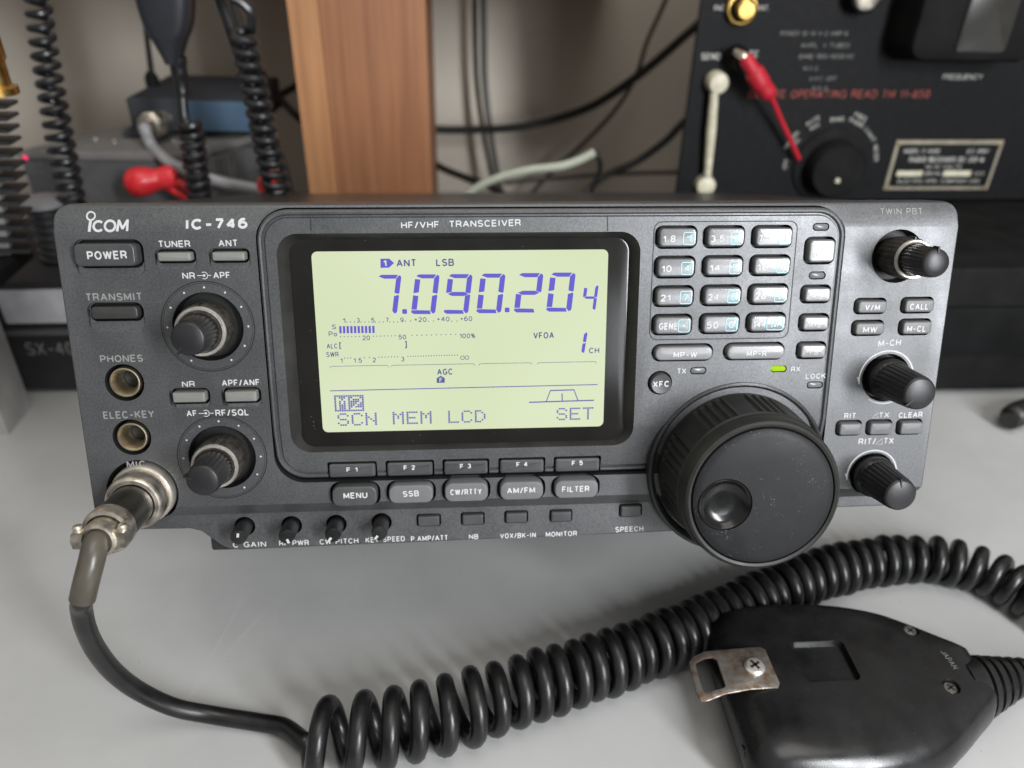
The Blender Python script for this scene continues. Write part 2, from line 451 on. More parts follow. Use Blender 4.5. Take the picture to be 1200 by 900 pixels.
def ptext(mb, body, xl, xr, yc_l, yc_r, hpx, n, bold=0.0, mi=0, lift=0.07, ):
    """lettering on a transceiver surface at height n (or a profile), given its photo extent"""
    nn = n if not callable(n) else n(pp(xl, yc_l, 0)[1])
    A, B = Vector(pp(xl, yc_l, nn)), Vector(pp(xr, yc_r, nn))
    xc, yc = (xl + xr) / 2, (yc_l + yc_r) / 2
    h = abs(pp(xc, yc - hpx / 2, nn)[1] - pp(xc, yc + hpx / 2, nn)[1])
    wtot = (B - A).length
    X = (B - A).normalized(); Yv = Vector((-X.y, X.x))
    t = h * (0.15 + bold * 2.0)
    for j, ln in enumerate(letter_lines(body, wtot, h, t)):
        vs, fs = ribbon(ln, t)
        out = []
        for q in vs:
            p = A + X * q.x + Yv * (q.y - h / 2)
            out.append((p.x, p.y, (n(p.y) if callable(n) else n) + lift + 0.006 * (j % 5)))
        mb.add(out, fs, mi)
def wtext(mb, body, O, X, Y, N, bold=0.0, mi=0):
    """lettering in the place: O lower left corner, X and Y full extents (metres), N a small lift"""
    O, X, Y, N = Vector(O), Vector(X), Vector(Y), Vector(N)
    W_, H_ = X.length, Y.length
    t = H_ * (0.15 + bold * 2)
    for j, ln in enumerate(letter_lines(body, W_, H_, t)):
        vs, fs = ribbon(ln, t)
        mb.add([tuple(O + X * (q.x / W_) + Y * (q.y / H_) + N * (1 + 0.06 * (j % 5))) for q in vs], fs, mi)
def stroke(mb, pts, w, n, mi=0, closed=False, lift=0.07):
    """a flat printed line of width w (mm) on the panel through (u, v) points"""
    P = [Vector(p) for p in pts]
    N = len(P)
    vs, fs = [], []
    for i, p in enumerate(P):
        a = P[i - 1] if (i or closed) else P[0]
        b = P[(i + 1) % N] if (i < N - 1 or closed) else P[-1]
        t = (b - a)
        t = t.normalized() if t.length else Vector((1, 0))
        s = Vector((-t.y, t.x)) * w / 2
        for q in (p + s, p - s):
            nn = n(q.y) if callable(n) else n
            vs.append((q.x, q.y, nn + lift))
    for i in range(N if closed else N - 1):
        j = (i + 1) % N
        fs.append((2 * i, 2 * i + 1, 2 * j + 1, 2 * j))
    mb.add(vs, fs, mi)
def ring_mark(mb, cx, cy, r, w, n, a0=0, a1=360, mi=0, seg=48, lift=0.07):
    full = abs(a1 - a0) >= 360
    k = max(8, int(seg * abs(a1 - a0) / 360))
    pts = [(cx + r * math.cos(math.radians(a0 + (a1 - a0) * i / k)), cy + r * math.sin(math.radians(a0 + (a1 - a0) * i / k))) for i in range(k + (0 if full else 1))]
    stroke(mb, pts, w, n, mi, full, lift)
def disc_mark(mb, cx, cy, r, n, mi=0, lift=0.08):
    mb.add([(x, y, n + lift) for x, y in circ(cx, cy, r, 10)], [tuple(range(10))], mi)

# ---------------------------------------------------------------- desk and wall
M['desk'] = mat('desk_paint', (0.40, 0.402, 0.397), 0.42, 0, 0.09, 11, 0.06, 900, 0.4, None, 0.08)
def desk_marks(m):
    nt = m.node_tree
    b = nt.nodes['Principled BSDF']
    tc = nt.nodes.new('ShaderNodeTexCoord')
    src = b.inputs['Base Color'].links[0].from_socket
    for (rot, sc, off, w, amt) in ((0.35, (9, 1.1, 1), 0.0, 0.0022, 0.30), (-0.75, (7, 0.8, 1), 3.3, 0.002, 0.26), (1.2, (8, 1.0, 1), 7.7, 0.002, 0.22)):
        mp = nt.nodes.new('ShaderNodeMapping')
        mp.inputs['Rotation'].default_value = (0, 0, rot); mp.inputs['Scale'].default_value = sc; mp.inputs['Location'].default_value = (off, off, 0)
        nt.links.new(tc.outputs['Object'], mp.inputs['Vector'])
        v = nt.nodes.new('ShaderNodeTexVoronoi'); v.feature = 'DISTANCE_TO_EDGE'; v.inputs['Scale'].default_value = 1.3
        nt.links.new(mp.outputs['Vector'], v.inputs['Vector'])
        lt = nt.nodes.new('ShaderNodeMath'); lt.operation = 'LESS_THAN'; lt.inputs[1].default_value = w
        nt.links.new(v.outputs['Distance'], lt.inputs[0])
        n = nt.nodes.new('ShaderNodeTexNoise'); n.inputs['Scale'].default_value = 16
        nt.links.new(tc.outputs['Object'], n.inputs['Vector'])
        g = nt.nodes.new('ShaderNodeMapRange'); g.inputs['From Min'].default_value = 0.56; g.inputs['From Max'].default_value = 0.7; g.inputs['To Max'].default_value = amt
        nt.links.new(n.outputs['Fac'], g.inputs['Value'])
        ml = nt.nodes.new('ShaderNodeMath'); ml.operation = 'MULTIPLY'
        nt.links.new(lt.outputs[0], ml.inputs[0]); nt.links.new(g.outputs['Result'], ml.inputs[1])
        mx = nt.nodes.new('ShaderNodeMix'); mx.data_type = 'RGBA'
        nt.links.new(src, mx.inputs['A']); mx.inputs['B'].default_value = (0.55, 0.55, 0.53, 1)
        nt.links.new(ml.outputs[0], mx.inputs['Factor'])
        src = mx.outputs['Result']
    nt.links.new(src, b.inputs['Base Color'])
desk_marks(M['desk'])
add_specks(M['desk'], 150, 0.06, (0.09, 0.085, 0.08, 1), 0.8)
add_specks(M['desk'], 420, 0.07, (0.60, 0.60, 0.58, 1), 0.35)
smudge(M['desk'], 14, 0.16)
mb = MB(); mb.box(-0.9, 0.9, -0.12, 0.78, -0.03, 0.0)
struct('desk', mb, M['desk'])
M['wall'] = mat('wall_paint', (0.62, 0.565, 0.48), 0.75, 0, 0.05, 6, 0.1, 200)
mb = MB(); mb.box(-0.9, 0.9, 0.781, 0.80, -0.03, 0.9)
struct('wall', mb, M['wall'])

# ================================================================ the transceiver
RADIO = thing('transceiver', 'dark grey tabletop radio transceiver with a lit pale green display and a large tuning dial', 'radio',
              uvn_world(U0, V0, N0), (-TILT, 0, 0))
def rect_px(x0, x1, y0, y1, n=0.0):
    a, b = pp(x0, (y0 + y1) / 2, n), pp(x1, (y0 + y1) / 2, n)
    c, d = pp((x0 + x1) / 2, y0, n), pp((x0 + x1) / 2, y1, n)
    return ((a[0] + b[0]) / 2, (c[1] + d[1]) / 2, b[0] - a[0], c[1] - d[1])
def inset(poly, d):
    out, n = [], len(poly)
    for i in range(n):
        a, p, b = Vector(poly[i - 1]), Vector(poly[i]), Vector(poly[(i + 1) % n])
        t1, t2 = (p - a).normalized(), (b - p).normalized()
        nn = Vector((-t1.y - t2.y, t1.x + t2.x))
        nn = nn.normalized() if nn.length > 1e-6 else Vector((-t1.y, t1.x))
        c = max(0.5, nn.dot(Vector((-t1.y, t1.x))))
        out.append(tuple(p + nn * d / c))
    return out
def at_n(poly, n): return [(x, y, n) for x, y in poly]
PL, PR, PT, PB = -123.3, 162.5, -7.9, -116.4

# --- case behind the front panel
c = MB(L)
cx, cy, cw, ch = (PL + PR) / 2, (-9.4 + PB) / 2, PR - PL - 3.0, -9.4 - PB
c.loft([at_n(rr(cx, cy, cw - 2, ch - 2, 2.0), -13), at_n(rr(cx, cy, cw, ch, 2.5), -14), at_n(rr(cx, cy, cw, ch, 2.5), -230), at_n(rr(cx, cy, cw - 2, ch - 2, 2), -231)])
CASE = c.build('case', M['case'], RADIO)
for (px, n_) in ((122, -26), (287, -24), (498, -30), (602, -24), (866, -24), (1020, -30)):
    u = pp(px, 232, n_)[0]
    s = MB(lambda x, y, z, u=u, n_=n_: L(u + x, -9.4 + z, n_ + y))
    s.lathe(0, 0, [(2.6, -0.2), (2.6, 0.5), (2.0, 1.1), (0.9, 1.25)], 14)
    s.build('case_screw', M['case'], CASE)
for (u0, u1, n0, n1) in ((-88.5, -77, -7, -22), (118, 130, -7, -22), (-105, -90, -205, -222), (128, 143, -205, -222)):
    s = MB(L)
    s.loft([at_n(rr((u0 + u1) / 2, -121.2, u1 - u0, 9.8 if n0 > -50 else 7.0, 0.8, 3), n) for n in (n0, n1)])
    s.build('foot', M['case'], RADIO)
# folding stand under the case that lifts the front
def desk_v(n):                                    # v of the desk surface below a point of depth n
    return -(FOOT.z * 1000 + n * math.sin(TILT)) / math.cos(TILT)
st = MB(L)
vb = desk_v(-124) + 2.6
st.tube([(-70, -117, -150), (-70, -124, -147), (-70, vb, -124), (-62, vb, -123), (98, vb, -123), (106, vb, -124), (106, -124, -147), (106, -117, -150)], 2.6, 10)
st.build('tilt_stand', M['case'], RADIO)

# --- front shell
def shell_outline():
    P = []
    def arc(cx, cy, r, a0, a1, k=6):
        for i in range(k + 1):
            a = math.radians(a0 + (a1 - a0) * i / k)
            P.append((cx + r * math.cos(a), cy + r * math.sin(a)))
    arc(PR - 4.5, PT - 4.5, 4.5, 0, 90)
    arc(PL + 4.5, PT - 4.5, 4.5, 90, 180)
    arc(PL + 9.5, PB + 9.5, 9.5, 180, 262)
    P.append((-94, PB - 0.2)); P.append((-90.5, PB - 1.2)); P.append((-84.5, PB - 6.6)); P.append((-81.5, PB - 8.2)); P.append((-78, PB - 8.7))
    P.append((76, -123.0)); P.append((84, -121)); P.append((94, PB + 0.4))
    arc(PR - 9.5, PB + 10.4, 9.5, 272, 360)
    return P
OUT = shell_outline()
sh = MB(L)
sh.loft([at_n(OUT, -14), at_n(OUT, -2.2), at_n(inset(OUT, 0.22), -0.6), at_n(inset(OUT, 0.5), -0.14), at_n(inset(OUT, 0.8), 0.0)])
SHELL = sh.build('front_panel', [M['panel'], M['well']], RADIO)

# --- centre bezel
BU0, BU1, BV0, BV1 = -62.4, 123.9, -98.6, -9.6
bcx, bcy, bw, bh = (BU0 + BU1) / 2, (BV0 + BV1) / 2, BU1 - BU0, BV1 - BV0
bz = MB(L)
bz.loft([at_n(rr(bcx, bcy, bw, bh, 9.5, 10), -8), at_n(rr(bcx, bcy, bw, bh, 9.5, 10), 0.3 - BZ + 1.2), at_n(rr(bcx, bcy, bw - 0.5, bh - 0.5, 9.3, 10), 0.95),
         at_n(rr(bcx, bcy, bw - 1.5, bh - 1.5, 8.9, 10), 1.35), at_n(rr(bcx, bcy, bw - 2.6, bh - 2.6, 8.4, 10), 1.25),
         at_n(rr(bcx, bcy, bw - 3.6, bh - 3.6, 8.0, 10), 0.45), at_n(rr(bcx, bcy, bw - 4.4, bh - 4.4, 7.6, 10), 0.5),
         at_n(rr(bcx, bcy, bw - 5.2, bh - 5.2, 7.2, 10), BZ)])
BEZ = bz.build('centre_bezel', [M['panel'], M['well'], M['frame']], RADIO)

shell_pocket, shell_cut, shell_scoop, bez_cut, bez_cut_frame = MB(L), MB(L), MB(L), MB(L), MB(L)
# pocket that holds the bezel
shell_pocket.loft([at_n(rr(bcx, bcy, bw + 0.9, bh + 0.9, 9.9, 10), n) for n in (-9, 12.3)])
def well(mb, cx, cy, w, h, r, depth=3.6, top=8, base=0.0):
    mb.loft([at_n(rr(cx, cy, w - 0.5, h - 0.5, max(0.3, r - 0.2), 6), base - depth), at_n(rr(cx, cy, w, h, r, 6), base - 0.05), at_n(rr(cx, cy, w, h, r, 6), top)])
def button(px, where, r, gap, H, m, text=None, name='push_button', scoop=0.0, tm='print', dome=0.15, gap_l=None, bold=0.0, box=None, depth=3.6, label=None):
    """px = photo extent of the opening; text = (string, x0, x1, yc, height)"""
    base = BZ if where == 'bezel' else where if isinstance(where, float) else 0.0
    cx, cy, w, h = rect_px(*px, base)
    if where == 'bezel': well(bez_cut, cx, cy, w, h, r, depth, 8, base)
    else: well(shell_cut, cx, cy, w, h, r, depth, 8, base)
    if scoop:                                      # shallow sloping scoop below the opening
        loopa = rr(cx, cy - scoop / 2, w + 0.9, h + scoop + 0.5, r + 0.5, 6)
        top_, bot_ = cy + h / 2, cy - h / 2 - scoop - 0.3
        f = lambda y: -0.05 - 1.5 * max(0, min(1, (y - bot_) / (scoop + 1.0)))
        lo = [(x, y, f(y)) for x, y in loopa]
        shell_scoop.loft([lo, at_n(loopa, 6)])
    b = MB(L)
    W_, H_ = w - 2 * gap, h - 2 * gap
    rc = max(0.35, r - gap)
    e = min(W_, H_)
    hh = base + H
    b.loft([at_n(rr(cx, cy, W_, H_, rc, 6), base - depth + 0.3), at_n(rr(cx, cy, W_, H_, rc, 6), hh - 0.75), at_n(rr(cx, cy, W_ - 0.25, H_ - 0.25, rc - 0.1, 6), hh - 0.28),
            at_n(rr(cx, cy, W_ - 0.75, H_ - 0.75, max(0.2, rc - 0.33), 6), hh - 0.03), at_n(rr(cx, cy, W_ - 1.1, H_ - 1.1, max(0.18, rc - 0.5), 6), hh),
            at_n(rr(cx, cy, W_ - 1.5, H_ - 1.5, max(0.15, rc - 0.7), 6), hh + dome * 0.1), at_n(rr(cx, cy, W_ - e * 0.8, H_ - e * 0.8, max(0.1, rc - e * 0.35), 6), hh + dome)])
    o = b.build(name, m, RADIO, angle=50)
    if label: o['label'] = label
    if text:
        t = MB(L)
        items = [text] if isinstance(text, tuple) else text
        for (s_, x0, x1, yc, hp, *sl) in items:
            dy = sl[0] if sl else 0
            ptext(t, s_, x0, x1, yc + dy, yc - dy, hp, hh, bold, 0, dome + 0.06)
        t.build('lettering', M[tm], o, False)
    if box:
        (s_, x0, x1, y0, y1) = box
        t = MB(L)
        A, B = pp(x0, y1, hh), pp(x1, y0, hh)
        q = rr((A[0] + B[0]) / 2, (A[1] + B[1]) / 2, B[0] - A[0], B[1] - A[1], 0.5, 3)
        stroke(t, q, 0.26, hh, 0, True, dome + 0.06)
        wx, wy = x1 - x0, y1 - y0
        if s_ == '.': disc_mark(t, (A[0] + B[0]) / 2, (A[1] + B[1]) / 2, 0.42, hh, 0, dome + 0.07)
        elif s_: ptext(t, s_, x0 + wx * 0.28, x1 - wx * 0.28, (y0 + y1) / 2, (y0 + y1) / 2, wy * 0.55, hh, 0.01, 0, dome + 0.06)
        t.build('number_box', M['print_blue'], o, False)
    return o

# left side keys
button((88.5, 167, 281, 314.5), 'shell', 2.6, 0.95, 3.4, M['key_dark'], ('POWER', 102.2, 148.8, 299, 10, 0.5), 'power_button', scoop=2.2, bold=0.02, dome=0.1)
button((183, 228.5, 292, 309), 'shell', 1.5, 0.85, 1.6, M['key_left'], scoop=1.4)
button((246.5, 291.5, 291.5, 308.5), 'shell', 1.5, 0.85, 1.6, M['key_left'], scoop=1.4)
button((104, 167, 355, 377), 'shell', 2.2, 1.0, 1.2, M['key_transmit'], None, 'transmit_button', scoop=3.0)
button((200, 245, 455.5, 474), 'shell', 1.5, 0.9, 1.3, M['key_left'], scoop=0.8)
button((261, 305, 454.5, 473), 'shell', 1.5, 0.9, 1.3, M['key_left'], scoop=0.8)
# mode row
for (x0, x1, y0, y1, s_, a, b_, yc, hp, k) in ((387, 446, 564, 593, 'MENU', 402.5, 430.6, 580.3, 7.2, 'key_dark'), (453, 511, 562.5, 589.5, 'SSB', 472, 491, 578.2, 7, 'key_mode'),
        (518, 574.8, 560, 587.5, 'CW/RTTY', 527.5, 564.5, 576.2, 7, 'key_mode'), (582.4, 639, 558.5, 585.5, 'AM/FM', 594, 627, 574.4, 7, 'key_mode'), (646, 702.8, 557, 583.5, 'FILTER', 658.5, 690.5, 572.8, 7, 'key_mode')):
    button((x0, x1, y0, y1), 'shell', 3.4, 0.95, 2.6, M[k], (s_, a, b_, yc, hp, 0.5), 'mode_button', bold=0.02)
# keypad
cols = [[(767.7, 817.3, 264, 291.7), (766, 815, 299.3, 326.5), (764.6, 813.3, 334, 360), (763, 811.3, 367.4, 393)],
        [(823.7, 873, 263.7, 291.3), (822, 871, 298.6, 325), (820.3, 869, 333, 358.9), (818.7, 866.8, 366.2, 391.6)],
        [(880, 928.7, 263.3, 291), (877.7, 926.3, 297.8, 323.8), (875.4, 923.7, 331.7, 357.5), (873.3, 921, 365.3, 390)]]
keys = [[('1.8', '1', 15), ('10', '4', 12), ('21', '7', 12), ('GENE', '.', 22)], [('3.5', '2', 16), ('14', '5', 13), ('24', '8', 13), ('50', '0', 14)],
        [('7', '3', 5), ('18', '6', 13), ('28', '9', 13), ('144', 'ENT', 15)]]
for i in range(3):
    for j in range(4):
        x0, x1, y0, y1 = cols[i][j]
        s_, bx, tw = keys[i][j]
        yc = (y0 + y1) / 2 + 1.6
        bx0 = x1 - (16.8 if bx != 'ENT' else 23)
        button((x0, x1, y0, y1), 'bezel', 2.3, 0.85, 2.4, M['key_pad'], (s_, x0 + 9, x0 + 9 + tw, yc + 0.5, 8.2, 0.2), 'keypad_button', dome=0.1, bold=0.02,
               box=(bx, bx0, x1 - 3.2, yc - 7.2, yc + 7.2))
button((763.7, 835.7, 402.4, 423.3), 'bezel', 2.8, 0.75, 2.2, M['key'], ('MP-W', 789, 816.7, 415.6, 7), bold=0.02, dome=0.1)
button((847.3, 919.3, 400.7, 422), 'bezel', 2.8, 0.75, 2.2, M['key'], ('MP-R', 874.7, 898, 414.2, 7), bold=0.02, dome=0.1)
button((941.7, 978.7, 277, 310), 'bezel', 2.4, 0.95, 2.2, M['key'], ('SPLIT', 952, 971, 299, 6), dome=0.1)
button((937.3, 973.6, 333.3, 355.7), 'bezel', 2.0, 0.95, 2.2, M['key'], ('A/B', 951, 964, 347, 6), dome=0.08)
button((935, 971.3, 366.7, 388.7), 'bezel', 2.0, 0.95, 2.2, M['key'], ('A=B', 948, 962, 380.5, 6), dome=0.08)
button((932.3, 968, 399.6, 421), 'bezel', 2.0, 0.95, 2.2, M['key'], ('TS', 947, 958.5, 412.5, 6), dome=0.08)
# right side keys
for (x0, x1, y0, y1, s_, a, b_, yc) in ((1000, 1038.7, 348.8, 368.4, 'V/M', 1013.4, 1031, 360.2), (1054.7, 1093.8, 347.6, 367.5, 'CALL', 1066, 1088, 359.2),
        (997, 1035.6, 374.6, 393.8, 'MW', 1011, 1027.6, 386.4), (1052, 1090.8, 373, 393, 'M-CL', 1062.5, 1085, 385.2)):
    button((x0, x1, y0, y1), 'shell', 1.9, 0.75, 2.0, M['key_mode'], (s_, a, b_, yc, 7.2), bold=0.02, dome=0.08)
for e in ((978.7, 1009.5, 492, 510.6), (1014, 1045, 491.2, 510), (1049.5, 1080.5, 490.6, 509.4)):
    button(e, 'shell', 1.7, 0.75, 2.0, M['key_mode'], dome=0.15)
# lower strip keys
for e in ((487.5, 516.5, 607, 622), (540, 568.5, 605, 620.5), (591.5, 620, 603, 618), (645, 672.5, 601.5, 616.5), (727.5, 755, 594.8, 610.5)):
    button(e, 'shell', 1.0, 0.5, 1.4, M['key_dark'], None, 'small_button', dome=0.05)
# function keys at the foot of the bezel: one slot, five keys
fk = [(384, 440, 541.5, 558.2), (452.5, 507.5, 539.7, 556.4), (519.5, 572.5, 538, 554.6), (585.5, 638.5, 536.4, 552.8), (650.7, 704, 535, 551)]
for (x0, x1, y0, y1), (s_, a, b_, yc) in zip(fk, (('F 1', 406, 419, 550.2), ('F 2', 473, 486.4, 547.8), ('F 3', 539, 552, 546), ('F 4', 605, 618.3, 544), ('F 5', 670, 683, 542.4))):
    cx, cy, w, h = rect_px(x0, x1, y0, y1, BZ - 1.0)
    cy = -95.6
    well(bez_cut, cx, cy - 0.9, w + 0.7, 8.2, 0.8, 3.0, 8, BZ)
    nb = bprof(cy)
    b = MB(L)
    q = rr(cx, cy, w - 0.5, 4.6, 0.7, 4)
    b.loft([at_n(q, nb - 3.2), at_n(q, nb + 0.5), at_n(inset(q, 0.3), nb + 0.8), at_n(inset(q, 0.9), nb + 0.88)])
    o = b.build('function_key', M['key_dark'], RADIO, False)
    t = MB(L); ptext(t, s_, a, b_, yc + 0.3, yc - 0.3, 5.6, nb + 0.8, 0.03, 0, 0.15)
    t.build('lettering', M['print'], o, False)
# round XFC key
XC = pp(773.3, 448.5, BZ)
bez_cut.loft([at_n(circ(XC[0], XC[1], r_, 40), n) for r_, n in ((3.9, -2.6), (4.1, 1.1), (4.1, 8))])
b = MB(L); b.lathe(XC[0], XC[1], [(3.5, -2), (3.5, 2.6), (3.2, 3.0), (2.4, 2.9), (1.0, 2.75)], 36)
o = b.build('round_button', M['key_dark'], RADIO, angle=50)
t = MB(L); ptext(t, 'XFC', 765, 784.3, 450.3, 449.7, 7.2, 3.0, 0.03); t.build('lettering', M['print'], o, False)
# indicator lamps
for (x0, x1, y0, y1, lit) in ((952.3, 972, 261.2, 270.6, 0), (947.7, 967.7, 318, 327.5, 0), (808.7, 828, 430, 438.7, 0), (945.3, 964.4, 447, 455.3, 0), (903, 922, 428.4, 436.2, 1)):
    cx, cy, w, h = rect_px(x0, x1, y0, y1, BZ)
    well(bez_cut, cx, cy, w, h, h / 2 - 0.05, 1.2, 8, BZ)
    b = MB(L)
    w2, h2 = w - 0.7, h - 0.7
    b.loft([at_n(rr(cx, cy, w2, h2, h2 / 2 - 0.02, 6), BZ - 1.1), at_n(rr(cx, cy, w2, h2, h2 / 2 - 0.02, 6), BZ - 0.15), at_n(rr(cx, cy, w2 - 0.5, h2 - 0.5, h2 / 2 - 0.27, 6), BZ + 0.05)])
    o = b.build('indicator_lamp', M['lamp_green'] if lit else M['lamp_off'], RADIO, angle=50)
    if lit: o['label'] = 'lit green receive lamp'
# display window
DN = -3.0                                          # depth of the glass
wx = rect_px(332, 746.5, 271.5, 527, BZ)
w0 = (wx[0], wx[1] - 0.3, wx[2], wx[3])
gx = rect_px(346.5, 733, 280, 518, DN)
loopA = rr(w0[0], w0[1], w0[2], w0[3], 6.5, 8)
loopG = rr(gx[0], gx[1], gx[2], gx[3], 4.5, 8)
bez_cut_frame.loft([at_n(loopG, DN - 0.25), at_n(loopA, BZ), at_n([(w0[0] + (x - w0[0]) * 1.0, y) for x, y in loopA], 8)], mi=0)
DIS = MB(L)
DIS.loft([at_n(inset(loopG, -0.6), DN - 1.2), at_n(inset(loopG, -0.6), DN - 0.2), at_n(inset(loopG, 0.05), DN - 0.05), at_n(inset(loopG, 0.5), DN)])
DISPLAY = DIS.build('display', M['lens'], RADIO)

# knob recesses
NRC, AFC, PBC, MCC, RIC = (-79.9, -45.7), (-79.6, -89.4), (142.7, -25.4), (143.8, -66.4), (142.9, -101.4)
for (c_, r_) in ((NRC, 11.0), (AFC, 10.9), (PBC, 8.7), (MCC, 8.4), (RIC, 8.0)):
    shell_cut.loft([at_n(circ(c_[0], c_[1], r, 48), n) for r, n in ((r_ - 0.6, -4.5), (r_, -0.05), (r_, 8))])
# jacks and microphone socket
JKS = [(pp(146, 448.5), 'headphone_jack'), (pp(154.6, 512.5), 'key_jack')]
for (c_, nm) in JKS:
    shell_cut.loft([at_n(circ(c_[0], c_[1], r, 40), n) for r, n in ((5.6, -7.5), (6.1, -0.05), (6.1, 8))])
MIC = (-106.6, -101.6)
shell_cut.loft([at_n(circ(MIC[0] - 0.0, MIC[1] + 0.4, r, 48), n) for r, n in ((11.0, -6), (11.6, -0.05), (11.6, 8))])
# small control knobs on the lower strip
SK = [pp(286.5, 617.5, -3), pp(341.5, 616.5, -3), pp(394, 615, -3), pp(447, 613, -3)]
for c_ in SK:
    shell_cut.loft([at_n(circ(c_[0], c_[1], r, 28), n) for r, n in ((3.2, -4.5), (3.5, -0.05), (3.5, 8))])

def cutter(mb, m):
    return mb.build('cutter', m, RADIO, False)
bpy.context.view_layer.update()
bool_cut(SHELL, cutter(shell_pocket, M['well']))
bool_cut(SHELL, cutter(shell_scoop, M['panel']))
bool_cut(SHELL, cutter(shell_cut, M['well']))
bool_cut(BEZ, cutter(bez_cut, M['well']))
bool_cut(BEZ, cutter(bez_cut_frame, M['frame']))
bend(SHELL, (-15.9, -106.6, -111.2), prof)
bend(BEZ, (-80.0,), lambda v: bprof(v) - BZ)
# parts on the lower strip move back with it
for o in list(RADIO.children):
    if o.name.split('.')[0] == 'small_button':
        for v in o.data.vertices: v.co.y += 0.0036

# keypad outline groove, bezel seams, knob rings, dots
GR = MB(L)
q = rect_px(763.5, 930, 259.5, 397, BZ)
stroke(GR, rr(q[0] - 0.1, q[1], q[2] - 0.4, q[3], 2.6, 6), 0.34, BZ, 0, True, 0.03)
for x in (363.5, 711.7):
    a, b_ = pp(x, 254, BZ), pp(x + (1 if x < 400 else 0.4), 271, BZ)
    stroke(GR, [a, b_], 0.35, BZ, 0, False, 0.03)
GR.build('groove', M['well'], BEZ, False)
for c_ in (NRC, AFC):
    g = MB(L); ring_mark(g, c_[0], c_[1], 14.4, 0.34, 0, 0, 360, 0, 72, 0.03)
    ring_mark(g, c_[0], c_[1], 13.8, 0.16, 0, 0, 360, 0, 72, 0.03)
    g.build('groove', M['well'], SHELL, False)
    d = MB(L)
    for k in range(11):
        a = math.radians(90 - 150 + 30 * k)
        disc_mark(d, c_[0] + 12.5 * math.cos(a), c_[1] + 12.5 * math.sin(a), 0.33, 0)
    d.build('scale_dots', M['print'], SHELL, False)
for (c_, r_) in ((MCC, 9.4), (RIC, 8.9)):
    g = MB(L); ring_mark(g, c_[0], c_[1], r_, 0.5, 0, -12, 192)
    for sgn in (1, -1):
        x, y = c_[0] + sgn * r_ * math.cos(math.radians(-12)), c_[1] + r_ * math.sin(math.radians(-12))
        g.add([(x, y - 0.4, 0.08), (x + sgn * 1.1, y + 2.4, 0.08), (x - sgn * 0.1, y + 2.2, 0.08)], [(0, 1, 2)])
    if c_ is MCC: ring_mark(g, c_[0], c_[1], r_ - 0.3, 0.4, 0, 235, 300)
    g.build('scale_arc', M['print'], SHELL, False)

# printed words on the panel: (words, x0, x1, y at left, y at right, height, where, dim)
def words(parent, s_, x0, x1, yl, yr, h, n, m='print', bold=0.012):
    t = MB(L); ptext(t, s_, x0, x1, yl, yr, h, n, bold); return t.build('lettering', M[m], parent, False)
for a in (('TUNER', 185.5, 223, 286, 285.6, 8), ('ANT', 256, 278.6, 285, 284.8, 8.2), ('NR', 213.7, 228.6, 323.2, 323, 7.8), ('APF', 249.9, 269.8, 322.6, 322.4, 7.8)):
    words(SHELL, *a, 0.0)
words(SHELL, 'IC-746', 217, 290, 263, 261.5, 12.6, prof, 'print', 0.045)
for a in (('TRANSMIT', 100.4, 166.6, 348.4, 347.4, 9.2), ('PHONES', 117.3, 167.6, 420.6, 419.6, 8.6), ('ELEC-KEY', 121, 180.8, 486.6, 485, 8.8), ('MIC', 148.6, 170.7, 544.2, 543.6, 8.2),
          ('NR', 213.3, 228.4, 450.2, 449.8, 7), ('APF/ANF', 260, 304.4, 448.8, 447.8, 7.4), ('AF', 218.6, 230.8, 484.6, 484.2, 7.2), ('RF/SQL', 252.4, 291.6, 484, 482.8, 7.6)):
    words(SHELL, *a, 0.0, 'print_dim' if a[0] in ('TRANSMIT', 'PHONES', 'ELEC-KEY', 'MIC') else 'print')
for a in (('C GAIN', 273, 312, 638.5, 637.4, 6.4), ('RF PWR', 327, 362, 636.6, 635.6, 6.2), ('CW PITCH', 374.5, 420, 635, 633.4, 6.2), ('KEY SPEED', 428.5, 474.5, 632.8, 631, 6.2),
          ('P.AMP/ATT', 481.5, 525, 631.4, 629.8, 6.2), ('NB', 549.5, 560.5, 629, 628.6, 6), ('VOX/BK-IN', 586, 628, 628.2, 626.6, 6), ('MONITOR', 639.5, 676, 626.2, 624.8, 6), ('SPEECH', 721, 754, 620.6, 619.2, 6.2)):
    words(SHELL, *a, -3.6)
words(SHELL, 'TWIN PBT', 1031, 1081, 247.8, 247.4, 7.4, prof, 'print_dim', 0.01)
for a in (('M-CH', 1029, 1055.6, 402.4, 401, 7.6), ('RIT', 989.2, 1003, 487.4, 487, 6.6), ('TX', 1029.6, 1042, 486.4, 486, 6.2), ('CLEAR', 1053, 1081, 486.6, 485.6, 6.4), ('RIT/', 1006, 1026.4, 517.4, 517, 7.4), ('TX', 1035.4, 1047.2, 516.6, 516.2, 7)):
    words(SHELL, *a, 0.0)
g = MB(L)                                           # the two slanted triangles before TX, and the small coaxial-knob symbols
for (x, y, s_) in ((1021.8, 486.6, 6.4), (1026, 517, 7.2)):
    tri = [pp(x, y + s_ / 2), pp(x + s_ * 1.05, y + s_ / 2), pp(x + s_ * 1.1, y - s_ / 2)]
    stroke(g, tri, 0.26, 0, 0, True)
g.build('delta_mark', M['print'], SHELL, False)
